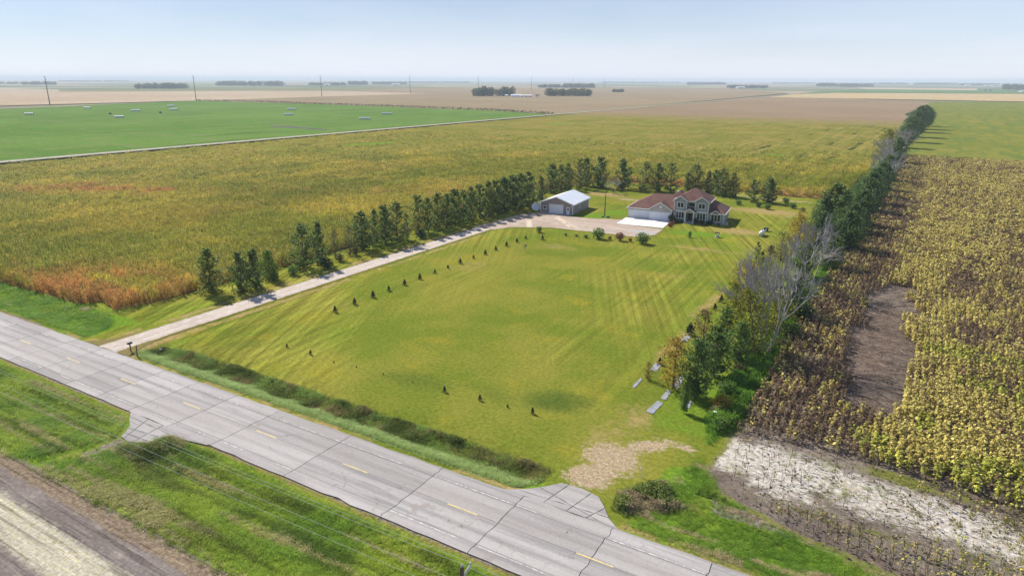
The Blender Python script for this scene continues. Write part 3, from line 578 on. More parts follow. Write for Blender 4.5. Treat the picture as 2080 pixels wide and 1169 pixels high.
bpart("door_frame", M_trim, (2.48, 2.6, -.05, -.004, 0, 2.55), (6.45, 6.57, -.05, -.004, 0, 2.55), (2.6, 6.45, -.05, -.004, 2.45, 2.56))
ed = bpart("entry_door", M_door, (7.5, 8.4, -.06, -.004, .03, 2.05)); bpart("door_window", M_glass, (7.75, 8.15, -.075, -.062, 1.15, 1.8), parent=ed); bpart("handle", M_doorw, (8.26, 8.34, -.1, -.062, 1.0, 1.08), parent=ed)
wn_ = MB(); [wn_.box(*q_) for q_ in ((.75, .87, -.06, -.004, 1.0, 2.0), (1.73, 1.85, -.06, -.004, 1.0, 2.0), (.87, 1.73, -.06, -.004, 1.0, 1.12), (.87, 1.73, -.06, -.004, 1.88, 2.0), (1.27, 1.33, -.055, -.004, 1.12, 1.88))]; wo = wn_.build("window", M_trim, barn)
for x in (.89, 1.35): bpart("pane", M_glass, (x, x + .36, -.03, -.006, 1.14, 1.86), parent=wo)
so_ = bpart("window", M_trim, (BW + .002, BW + .06, 5.4, 5.52, 1.0, 2.0), (BW + .002, BW + .06, 6.3, 6.42, 1.0, 2.0), (BW + .002, BW + .06, 5.52, 6.3, 1.88, 2.0), (BW + .002, BW + .06, 5.52, 6.3, 1.0, 1.12)); bpart("pane", M_glass, (BW + .003, BW + .03, 5.54, 6.28, 1.14, 1.86), parent=so_)
bpart("door_lamp", M_trim, (8.75, 8.95, -.2, -.004, 2.2, 2.4)); bpart("concrete_sill", M_porch, (2.0, 9.1, -1.2, -.01, 0, .06))
# dish beside the shed
ds = empty("satellite_dish", at(1089, 430.5), 0); tag(ds, "large round white dish standing left of the shed", "dish")
b = MB(); pr = [(0.0, .0), (.35, .03), (.7, .12), (1.05, .27), (1.25, .40), (1.27, .38), (1.05, .22), (.7, .07), (.35, -.03), (0, -.06)]; b.lathe(pr, 20); di = b.build("dish", plain("dish_white", (.60, .60, .60), .5, .1), ds, True); di.location = (0, 0, 1.35); di.rotation_euler = (math.radians(48), 0, math.radians(25))
b = MB(); b.tube([(0, 0, 0), (0, 0, 1.35)], .07, 8); b.build("post", plain("galv", (.4, .4, .4), .4, .1, metal=.5), ds)
# yard light pole with a box at its foot
M_wood = plain("pole_wood", (.13, .095, .065), .9, .2, 2)
lp = empty("light_pole", at(1228, 439.6), 0); tag(lp, "dark wooden yard light pole between the shed and the house", "pole")
b = MB(); b.tube([(0, 0, 0), (.05, 0, 5.9)], [.15, .11], 8); b.build("pole", M_wood, lp); b = MB(); b.tube([(.05, 0, 5.6), (.5, -.2, 5.8), (.9, -.4, 5.8)], .03, 6); b.build("lamp_arm", M_wood, lp)
b = MB(); b.lathe([(0, .15), (.12, .12), (.2, 0), (.18, -.1), (0, -.12)], 10, (.95, -.42, 5.72)); b.build("lamp_head", plain("lamp_grey", (.4, .4, .4)), lp)
for q_, s_ in (((1234, 441.5), .55), ((1224, 441), .35)):
    o = empty("rock", at(*q_), rnd.random() * 3); tag(o, ("larger" if s_ > .5 else "smaller") + " dark rock at the foot of the yard light pole", "rock", "rocks by the light pole")
    bm = bmesh.new(); bmesh.ops.create_icosphere(bm, subdivisions=2, radius=s_)
    for v in bm.verts: v.co *= 1 + rnd.uniform(-.18, .18); v.co.z = max(v.co.z * .7, -.05) + .05
    me = bpy.data.meshes.new("stone"); bm.to_mesh(me); bm.free(); link("stone", me, plain("rock%g" % s_, (.08, .075, .07), .9, .3, 3), o)
# propane tank
p0, p1 = at(1542.5, 483), at(1551.5, 474.5); pc = (p0 + p1) / 2; pt = empty("propane_tank", pc, math.atan2(p1.y - p0.y, p1.x - p0.x)); tag(pt, "white propane tank lying on the lawn right of the house", "tank")
M_tank = plain("tank_white", (.82, .83, .84), .35, .04); b = MB(); n = 18; prof = [(-1.6, .02), (-1.56, .22), (-1.45, .37), (-1.25, .46), (1.25, .46), (1.45, .37), (1.56, .22), (1.6, .02)]
V = [(x, r * math.cos(2 * math.pi * j / n), .85 + r * math.sin(2 * math.pi * j / n)) for x, r in prof for j in range(n)]; b.add(V, [(k * n + j, k * n + (j + 1) % n, (k + 1) * n + (j + 1) % n, (k + 1) * n + j) for k in range(7) for j in range(n)] + [tuple(range(n))[::-1], tuple(range(7 * n, 8 * n))]); b.build("tank", M_tank, pt, True)
b = MB(); b.lathe([(0, .2), (.16, .18), (.2, 0), (.2, -.1)], 12, (0, 0, 1.35)); b.build("dome", plain("dome_grey", (.3, .3, .3)), pt)
for x in (-.9, .9): b = MB(); b.box(x - .12, x + .12, -.4, .4, 0, .5); b.build("leg", plain("tank_leg%g" % x, (.45, .44, .42)), pt)
# small things on the lawn
cb = empty("lawn_box", at(1555.5, 469.5), math.radians(10)); tag(cb, "dark square box standing behind the white propane tank", "box")
b = MB(); b.box(-.55, .55, -.45, .45, 0, .75); b.box(-.6, .6, -.5, .5, .75, .83); b.build("case", plain("box_dark", (.05, .045, .04), .8, .2), cb); b = MB(); b.box(-.2, .2, -.47, -.451, .2, .6); b.build("panel", M_trim, cb)
wv = empty("lawn_stand", at(1456.5, 481.5), math.radians(8)); tag(wv, "small stand with pale base and dark flat top on the lawn before the house", "stand")
b = MB(); b.lathe([(.42, 0), (.42, .45), (.36, .5), (.3, .46), (.3, .05), (0, .05)], 12); b.build("base", plain("stand_pale", (.5, .48, .45), .9, .1), wv)
for x in (-.34, .34): b = MB(); b.box(x - .04, x + .04, -.04, .04, .45, 1.05); b.build("post", M_wood, wv)
b = MB(); b.slab([(-.55, -.4, 1.0), (.55, -.4, 1.0), (.5, 0, 1.2), (-.5, 0, 1.2)], .05); b.slab([(.55, .4, 1.0), (-.55, .4, 1.0), (-.5, 0, 1.2), (.5, 0, 1.2)], .05); b.build("top", M_doorw, wv)
# mailbox, posts and markers by the road
mb = empty("mailbox", at(266, 713), math.radians(0)); tag(mb, "black mailbox on a wooden post at the mouth of the driveway", "mailbox")
b = MB(); b.box(-.06, .06, -.06, .06, -.1, 1.05); b.build("post", M_wood, mb)
b = MB(); P = [(-.16, 0), (.16, 0), (.16, .16), (.09, .25), (-.09, .25), (-.16, .16)]; b.add([(x, -.3, 1.05 + z) for x, z in P] + [(x, .3, 1.05 + z) for x, z in P], [tuple(range(6)), tuple(range(11, 5, -1))] + [(i, 6 + i, 6 + (i + 1) % 6, (i + 1) % 6) for i in range(6)]); b.build("box", plain("mail_black", (.03, .03, .03), .4, .1), mb)
fp = empty("fence_post", at(278.5, 722), .2); tag(fp, "dark weathered post in the weeds beside the driveway mouth", "post"); b = MB(); b.tube([(0, 0, -.4), (.03, .02, .6), (.1, 0, 1.35)], [.09, .08, .07], 7); b.build("post", M_wood, fp); b = MB(); b.tube([(.06, .01, 1.0), (.22, .05, 1.5)], .04, 6); b.build("snag", M_wood, fp)
bk_ = empty("bucket", at(326, 707) + Vector((0, 0, .35)), 0); tag(bk_, "small white pail in the weeds beside the driveway", "pail"); b = MB(); b.lathe([(0, 0), (.13, 0), (.16, .36), (.14, .36), (.12, .03), (0, .03)], 12); b.build("pail", M_trim, bk_, True); b = MB(); b.tube([(-.15, 0, .34), (-.1, 0, .5), (.1, 0, .5), (.15, 0, .34)], .012, 5); b.build("handle", M_wood, bk_); bk_.location.z = float(hz(bk_.location.x, bk_.location.y))
st = empty("marker_stake", at(1305, 970), 0); tag(st, "thin white marker stake leaning in the grass near the weed mound", "stake"); b = MB(); b.tube([(0, 0, -.1), (-.22, .06, .85)], .035, 6); b.build("stake", M_trim, st); b = MB(); b.box(-.27, -.17, .03, .09, .8, .95); b.build("cap", M_trim, st)
up = empty("utility_pedestal", at(1451.5, 850), .3); tag(up, "brown utility pedestal with white cap beside the hedge end", "pedestal"); b = MB(); b.box(-.16, .16, -.14, .14, -.05, .75); b.build("body", plain("ped_brown", (.13, .09, .06)), up); b = MB(); b.box(-.18, .18, -.16, .16, .75, .86); b.build("cap", M_trim, up)

# ================================================================== TREES
M_bark = plain("bark", (.14, .11, .085), .95, .3, 2); M_dead = plain("dead_wood", (.33, .31, .295), .9, .25, 1.2)
M_pop = crown_mat("poplar_leaves", (.065, .12, .03), (.22, .29, .085), (.25, .28, .07)); M_lime = crown_mat("lime_leaves", (.06, .13, .015), (.14, .22, .03))
M_dark = crown_mat("dark_leaves", (.055, .115, .035), (.185, .27, .08)); M_fresh = crown_mat("fresh_leaves", (.055, .125, .025), (.21, .30, .08))
M_yelg = crown_mat("yellowing_leaves", (.13, .17, .02), (.34, .33, .04)); M_gold = crown_mat("golden_leaves", (.26, .18, .02), (.48, .34, .05)); M_rust = crown_mat("rust_leaves", (.15, .10, .035), (.26, .17, .06)); M_olive = crown_mat("olive_leaves", (.07, .08, .03), (.14, .13, .05))
M_spr = crown_mat("spruce_needles", (.012, .035, .014), (.04, .075, .028), trans=.1); M_red = crown_mat("red_leaves", (.16, .05, .035), (.26, .10, .06))

def leaves(C, size, g, up=.4):
    """one folded leaf-sized face per centre"""
    n = len(C); d = g.normal(size=(n, 3)); d[:, 2] += up; d /= np.linalg.norm(d, axis=1)[:, None]
    w_ = np.cross(d, g.normal(size=(n, 3))); w_ /= np.linalg.norm(w_, axis=1)[:, None] + 1e-9
    L = (size * g.uniform(.7, 1.35, n))[:, None]
    V = np.stack([C - d * L * .5, C + w_ * L * .38, C + d * L * .55, C - w_ * L * .38], 1).reshape(-1, 3)
    F = np.arange(n * 4).reshape(n, 4); return V, F
def finish(name, V, F, mat): return mesh(name, V, F, [mat])

def crown_tree(seed, H, R, z0, prof, nb, per, lsize, mat, upright=.6, trunk_r=.14, lean=0.0, clump=.45, gaps=0.0):
    """trunk with limbs; every limb carries clumps of leaves. prof(t) = relative radius at height fraction t"""
    g = np.random.default_rng(seed); b = MB(); zt = H * .93
    wob = g.normal(0, .10, (6, 2)) * H * .05; P = [Vector((wob[k][0] * (k > 0) + lean * H * (k / 5) ** 1.3, wob[k][1] * (k > 0), zt * k / 5)) for k in range(6)]
    b.tube(P, [trunk_r * (1 - .85 * k / 5) for k in range(6)], 7); C = []
    for i in range(nb):
        t_ = (i + g.random()) / nb; zc = z0 + (H - z0) * t_; r = R * prof(t_) * g.uniform(.65, 1.2)
        if g.random() < gaps: r *= .45
        a = i * 2.399 + g.normal(0, .4); k = min(4, int(zc / zt * 5)); f = zc / zt * 5 - k
        dz = r * upright; st_z = max(zc - dz, z0 * .5 + .1); k2 = min(4, int(min(st_z, zt * .99) / zt * 5)); f2 = min(st_z, zt * .99) / zt * 5 - k2; s0 = P[k2].lerp(P[k2 + 1], f2)
        e = Vector((s0.x + math.cos(a) * r, s0.y + math.sin(a) * r, zc)); md = s0.lerp(e, .5) + Vector((0, 0, -.05 * r))
        b.tube([s0, md, e], [trunk_r * .28, trunk_r * .16, .012], 4, cap=False)
        n = max(4, int(per * g.uniform(.6, 1.4)))
        q = g.uniform(.25, 1.05, n) ** .7; base = np.outer(1 - q, np.array(s0)) + np.outer(q, np.array(e)); C.append(base + g.normal(0, clump * (.35 + .3 * r), (n, 3)) * (1, 1, .9))
    C = np.concatenate(C); C = C[(C[:, 2] > z0 * .6)]; V, F = leaves(C, lsize, g)
    tm = mesh("trunk", b.V, b.F, [M_bark]); return tm, finish("crown", V, F, mat), H

def dead_tree(seed, H, spread=.55, trunks=3, depth=5, leafmat=None, nleaf=0):
    g = np.random.default_rng(seed); b = MB(); tips = []
    def grow(p, d, L, r, k):
        q = p + d * L * .5 + Vector(g.normal(0, .04 * L, 3)); e = q + (d + Vector((0, 0, .12))).normalized() * L * .5
        b.tube([p, q, e], [r, r * .8, r * .6 if k else .014], 6 if r > .06 else 4 if r > .025 else 3, cap=False); tips.append(e)
        if not k: return
        for _ in range(3 if k > 2 else g.integers(3, 6)):
            dd = (d + Vector(g.normal(0, spread, 3))).normalized(); dd.z = max(dd.z + .12, .05); s_ = q.lerp(e, g.uniform(.0, 1.0)) if k < depth else e
            grow(s_, dd.normalized(), L * g.uniform(.55, .8), r * .66, k - 1)
    for i in range(trunks):
        a = 2 * math.pi * i / trunks + g.random(); grow(Vector((math.cos(a) * .15, math.sin(a) * .15, -.1)), Vector((math.cos(a) * .36, math.sin(a) * .36, 1)).normalized(), H * .38, H * .0125, depth)
    zm = max(v[2] for v in b.V); k = H / zm; V = np.array(b.V) * k
    tm = mesh("trunk", V, b.F, [M_dead]); cm = None
    if leafmat:
        T = np.array(tips) * k; T = T[g.integers(0, len(T), nleaf)] + g.normal(0, .25, (nleaf, 3)); Vl, Fl = leaves(T, .22, g); cm = finish("crown", Vl, Fl, leafmat)
    return tm, cm, H
def spruce(seed, H, R, mat, n=420):
    g = np.random.default_rng(seed); t_ = g.random(n) ** .75; z = .08 * H + t_ * H * .92; r = R * (1 - t_) ** .85 * g.uniform(.3, 1.08, n) * (1 + .25 * np.sin(t_ * 26)); a = g.random(n) * 6.283
    C = np.column_stack([r * np.cos(a), r * np.sin(a), z - r * .15]); V, F = leaves(C, R * .30, g, .1); b = MB(); b.tube([(0, 0, -.05), (0, 0, H * .95)], [.05 * R + .02, .01], 5)
    return mesh("trunk", b.V, b.F, [M_bark]), finish("crown", V, F, mat), H
def shrub(seed, H, R, mat, n=600, ls=.16):
    g = np.random.default_rng(seed); d = g.normal(size=(n, 3)); d /= np.linalg.norm(d, axis=1)[:, None]; rr = g.random(n) ** .35; k = 1 + .22 * np.sin(d[:, 0] * 5 + seed) * np.cos(d[:, 1] * 4)
    C = d * rr[:, None] * k[:, None] * (R, R, H * .5) + (0, 0, H * .52); C = C[C[:, 2] > .03]; V, F = leaves(C, ls, g); b = MB()
    for i in range(6): a = i * 1.05; b.tube([(0, 0, -.05), (math.cos(a) * R * .3, math.sin(a) * R * .3, H * .45), (math.cos(a) * R * .6, math.sin(a) * R * .6, H * .8)], [.03, .02, .006], 4, cap=False)
    return mesh("stems", b.V, b.F, [M_bark]), finish("crown", V, F, mat), H

col_prof = lambda t_: (.80 + .95 * t_ * (1 - t_)) * (1 - t_ ** 3.2 * .72)
ova_prof = lambda t_: max(.2, math.sin(math.pi * min(1, .12 + t_ * .86)) ** .7)
POP = [crown_tree(s, 9, 2.35 + .3 * (s % 3 - 1), .3, (lambda t_: .62 * col_prof(t_) + .45 * ova_prof(t_)) if s % 2 else col_prof, 92 - 6 * s, 34, .36, M_pop, .7, .15, gaps=.3, clump=.26) for s in range(1, 8)]
POPT = [crown_tree(s, 9, 1.7, .6, col_prof, 60, 26, .28, M_pop, .9, .11, gaps=.3, clump=.3) for s in range(11, 13)]
LIME = [crown_tree(21, 6, 1.7, .3, ova_prof, 60, 42, .22, M_lime, .8, .11)]
OLV = [crown_tree(31, 7, 1.6, .3, ova_prof, 70, 22, .16, M_olive, .8, .10, gaps=.2), crown_tree(32, 6.5, 1.5, .2, ova_prof, 80, 16, .14, M_olive, .9, .09)]
DRK = [crown_tree(s, 10, 3.9, .9, ova_prof, 120, 75, .34, M_dark, .5, .26, clump=.36, gaps=.2) for s in (41, 42, 43)]
FRS = [crown_tree(s, 9, 2.9, .9, ova_prof, 100, 46, .30, M_fresh, .6, .2, clump=.30, gaps=.25) for s in (51, 52)]
YEL = [crown_tree(61, 9, 3.6, 1.6, ova_prof, 70, 45, .25, M_yelg, .5, .2, lean=-.18, gaps=.2), crown_tree(62, 6, 1.9, .6, ova_prof, 60, 38, .2, M_yelg, .7, .12, gaps=.15)]
GLD = [crown_tree(71, 5.5, 1.3, .4, col_prof, 60, 26, .17, M_gold, .8, .09, gaps=.2), crown_tree(72, 5, 1.5, .4, ova_prof, 55, 28, .18, M_gold, .8, .09)]
RST = [crown_tree(81, 4.2, 1.3, .3, ova_prof, 60, 20, .14, M_rust, .8, .08, gaps=.2)]
DEAD = [dead_tree(91, 12, .46, 5, 4), dead_tree(92, 10, .42, 4, 4), dead_tree(93, 9, .40, 5, 4, M_yelg, 900)]
BARE = [dead_tree(95, 4.5, .45, 5, 4)]
SPR = [spruce(s, 1.0, .36, M_spr) for s in (101, 102, 103)]
SHR = dict(green=[shrub(111, 1, .5, M_fresh, 700, .10), shrub(112, 1, .5, M_dark, 700, .10)], red=[shrub(113, 1, .5, M_red, 600, .1)], olive=[shrub(114, 1, .5, M_olive, 600, .1)], dark=[shrub(115, 1, .5, M_spr, 600, .1)], gold=[shrub(116, 1, .5, M_gold, 500, .1)])
def place(proto, p, h, name, label, cat, group=None, wide=1.0, rz=None, stem="trunk"):
    z = float(hz(p[0], p[1])); k = h / proto[2]; o = empty(name, (p[0], p[1], z), rnd.uniform(0, 6.28) if rz is None else rz, (k * wide, k * wide, k))
    link(stem, proto[0], None, o)
    if proto[1]: link("crown", proto[1], None, o)
    return tag(o, label, cat, group)

# ---- row along the driveway: (base u, v, top v, kind, width)
row = [(430, 594, 505, 'p', 1.15), (492, 592, 511, 'p', .95), (520, 586, 505, 'p', 1.05), (548, 566, 508, 'l', 1.0), (618, 543, 453, 'p', 1.1), (650, 536, 451, 'p', .95), (682, 523, 465, 'o', .8), (711, 518, 456, 'o', 1.0), (737, 506, 430, 'p', 1.15), (762, 498, 424, 't', 1.1),
       (783, 495, 416, 'p', .95), (807, 490, 409, 'p', 1.15), (827, 487, 430, 't', 1.0), (851, 474, 394, 'p', 1.15), (870, 472, 400, 't', 1.2), (890, 465, 391, 'p', 1.1), (908, 461, 393, 'p', .95), (924, 456, 384, 'p', 1.1), (942, 451, 385, 'p', 1.05), (958, 447, 379, 'p', 1.1), (975, 443, 373, 'p', 1.1), (992, 438, 367, 'p', 1.15), (1008, 434, 366, 'p', 1.05), (1024, 431, 359, 'p', 1.15), (1041, 427, 356, 'p', 1.15), (1058, 424, 352, 'p', 1.25), (1074, 420, 348, 'p', 1.3)]
kind_word = dict(p='tall dark green tree', t='slender thin-leaved green tree', l='short lime green tree', o='olive brown thinning tree')
kinds = dict(p=POP, t=POPT, l=LIME, o=OLV)
for i, (u, v, tv, k, wd) in enumerate(row):
    p = at(u, v); place(kinds[k][i % len(kinds[k])], p, height(p, u, tv), "driveway_tree", "%s, %s from the road in the row left of the driveway" % (kind_word[k], ORD[i]), "tree", "trees in the row left of the driveway", wd)
for i, (u, v, h_, kk) in enumerate([(558, 570, 1.7, 'green'), (596, 558, 1.9, 'green'), (665, 545, 2.2, 'dark'), (690, 531, 1.6, 'olive'), (722, 518, 1.8, 'olive'), (855, 484, 2.0, 'dark')]):
    place(SHR[kk][0], at(u, v), h_, "shrub", "%s low bush from the road at the foot of the driveway trees" % ORD[i], "bush", "bushes under the driveway trees", 1.1, None, "stems")
# ---- row behind the shed and house
back = [(1099, 404, 357, 'p', 1.2), (1121, 392, 333, 'p', 1.1), (1139, 388, 334, 'p', 1.05), (1154, 385, 331, 'p', 1.1), (1178, 383, 321, 'p', 1.1), (1190, 378, 321, 'p', 1.05), (1219, 381, 319, 'p', 1.15), (1264, 384, 322, 'p', 1.15), (1276, 381, 340, 't', 1.2), (1310, 387, 327, 'p', 1.15), (1336, 388, 331, 'p', 1.15), (1361, 390, 329, 'p', 1.2), (1396, 388, 350, 'p', 1.1), (1411, 388, 332, 'p', 1.25), (1437, 392, 347, 'p', 1.1), (1452, 395, 345, 'p', 1.0), (1466, 398, 342, 'p', 1.2), (1488, 400, 350, 'p', 1.4), (1529, 410, 364, 'p', 1.2), (1561, 412, 361, 'p', 1.45)]
for i, (u, v, tv, k, wd) in enumerate(back):
    p = at(u, v); place(kinds[k][(i + 2) % len(kinds[k])], p, height(p, u, tv), "windbreak_tree", "%s, %s from the left in the row behind the shed and house" % (kind_word[k], ORD[i]), "tree", "trees in the row behind the house", wd)
p = at(1246, 393); place(BARE[0], p, 5.2, "bare_tree", "bare brown shrubby tree between the shed and the house", "tree")
for i, (u, v, h_, kk) in enumerate(sorted([(1558, 425, 1.8, 'green'), (1541, 421, 1.3, 'dark'), (1596, 412, 1.7, 'green'), (1610, 423, 1.6, 'green'), (1500, 416, 1.5, 'green'), (1630, 430, 1.2, 'olive')])):
    place(SHR[kk][0], at(u, v), h_, "shrub", "%s low bush from the left on the bare garden strip behind the house" % ORD[i], "bush", "bushes on the garden strip", 1.3, None, "stems")
# ---- shrubs at the edge of the gravel yard
for u, v, h_, wd, kk, lb in [(1095, 472, 1.5, 1.0, 'green', "round green shrub at the left end of the yard edge"), (1215, 485, 2.5, 1.15, 'green', "large round green shrub left of the reddish one at the yard edge"), (1259, 489, 1.9, 1.1, 'red', "reddish round shrub between two big green ones at the yard edge"), (1305, 495, 2.5, 1.3, 'green', "widest round green shrub at the right end of the yard edge"), (1190, 483, .8, 1.4, 'green', "small low shrub just left of the large round green shrub"), (1149, 478, .55, 1.5, 'green', "tiny green shrub in the grass below the tyre tracks"), (1171, 480, .5, 1.6, 'olive', "tiny olive shrub between the two tiny yard-edge shrubs"), (1239, 487, .9, 1.0, 'red', "small reddish sprig beside the reddish round shrub"), (1280, 491, .9, 1.1, 'red', "small reddish sprig left of the widest green shrub"), (1401, 482, 1.5, .6, 'green', "thin young sapling on the bright lawn before the house")]:
    place(SHR[kk][0], at(u, v), h_, "shrub", lb, "shrub", "shrubs by the gravel yard", wd, None, "stems")
for i, (x, h_, kk) in enumerate([(11.6, 2.0, 'dark'), (12.6, .9, 'dark'), (13.5, .8, 'green'), (14.3, .9, 'dark'), (17.6, 1.5, 'dark'), (18.4, .9, 'green'), (19.3, 1.3, 'dark'), (20.6, 1.1, 'dark'), (21.5, 1.4, 'dark'), (23.3, .8, 'dark')]):
    place(SHR[kk][0], hp(x, -1.2), h_, "foundation_shrub", "%s shrub from the garage along the front wall of the house" % ORD[i], "shrub", "shrubs along the house front", .9, None, "stems")
for i in range(6):
    q_ = hp(12.2 + (i % 2) * .5, -2.2 - i * 1.15); place(SHR['red'][0], q_, .8, "bedding_plant", "rust red plant, %s from the house along the concrete pad" % ORD[i], "plant", "rust red plants beside the pad", 1.2, None, "stems")
# ---- young spruces set in rows on the lawn
ev1 = [(681, 634, 12), (720.5, 618, 12), (758, 604, 13), (790, 591, 10), (822, 579, 11), (853, 567, 11), (883.5, 555, 8), (910, 545, 7), (935, 535, 10), (962, 525, 7), (986, 517, 9), (1007, 508, 8), (1029, 500, 9), (1050, 492, 8), (1068, 485, 6), (1102, 487, 9)]
for i, (u, v, hp_) in enumerate(ev1):
    place(SPR[i % 3], at(u, v), hp_ * (at(u, v) - CAMP).length / FPX * 1.15, "young_spruce", "small dark evergreen, %s from the road in the row along the driveway lawn" % ORD[i], "evergreen", "young evergreens along the driveway lawn", 1.15)
ev2 = [(583, 705, 7), (631, 720, 9), (678, 736, 4), (724, 746, 4), (779, 761, 4), (838, 776, 4), (903, 796, 12), (975, 813, 12), (1031, 827, 7), (1082, 840, 13)]
for i, (u, v, hp_) in enumerate(ev2):
    place(SPR[i % 3], at(u, v), hp_ * (at(u, v) - CAMP).length / FPX * 1.15, "young_spruce", "small dark evergreen, %s from the left in the row facing the road" % ORD[i], "evergreen", "young evergreens facing the road", 1.0)
place(BARE[0], at(1067, 511), 1.9, "sapling", "thin leafless sapling on the lawn by the evergreen row", "sapling", None, .5)
ev3 = [(1340, 740, 1.0), (1401.5, 680, 1.9), (1452, 629, 1.1), (1465, 614, 1.3), (1478, 602, 1.1), (1523, 554, 1.6), (1534, 541, 1.4), (1549, 520, 1.2), (1566, 512, 1.6)]
for i, (u, v, h_) in enumerate(ev3):
    place(SPR[i % 3], at(u, v), h_, "young_spruce", "small dark evergreen, %s from the road in the row before the right hedge" % ORD[i], "evergreen", "young evergreens before the hedge", 1.2)

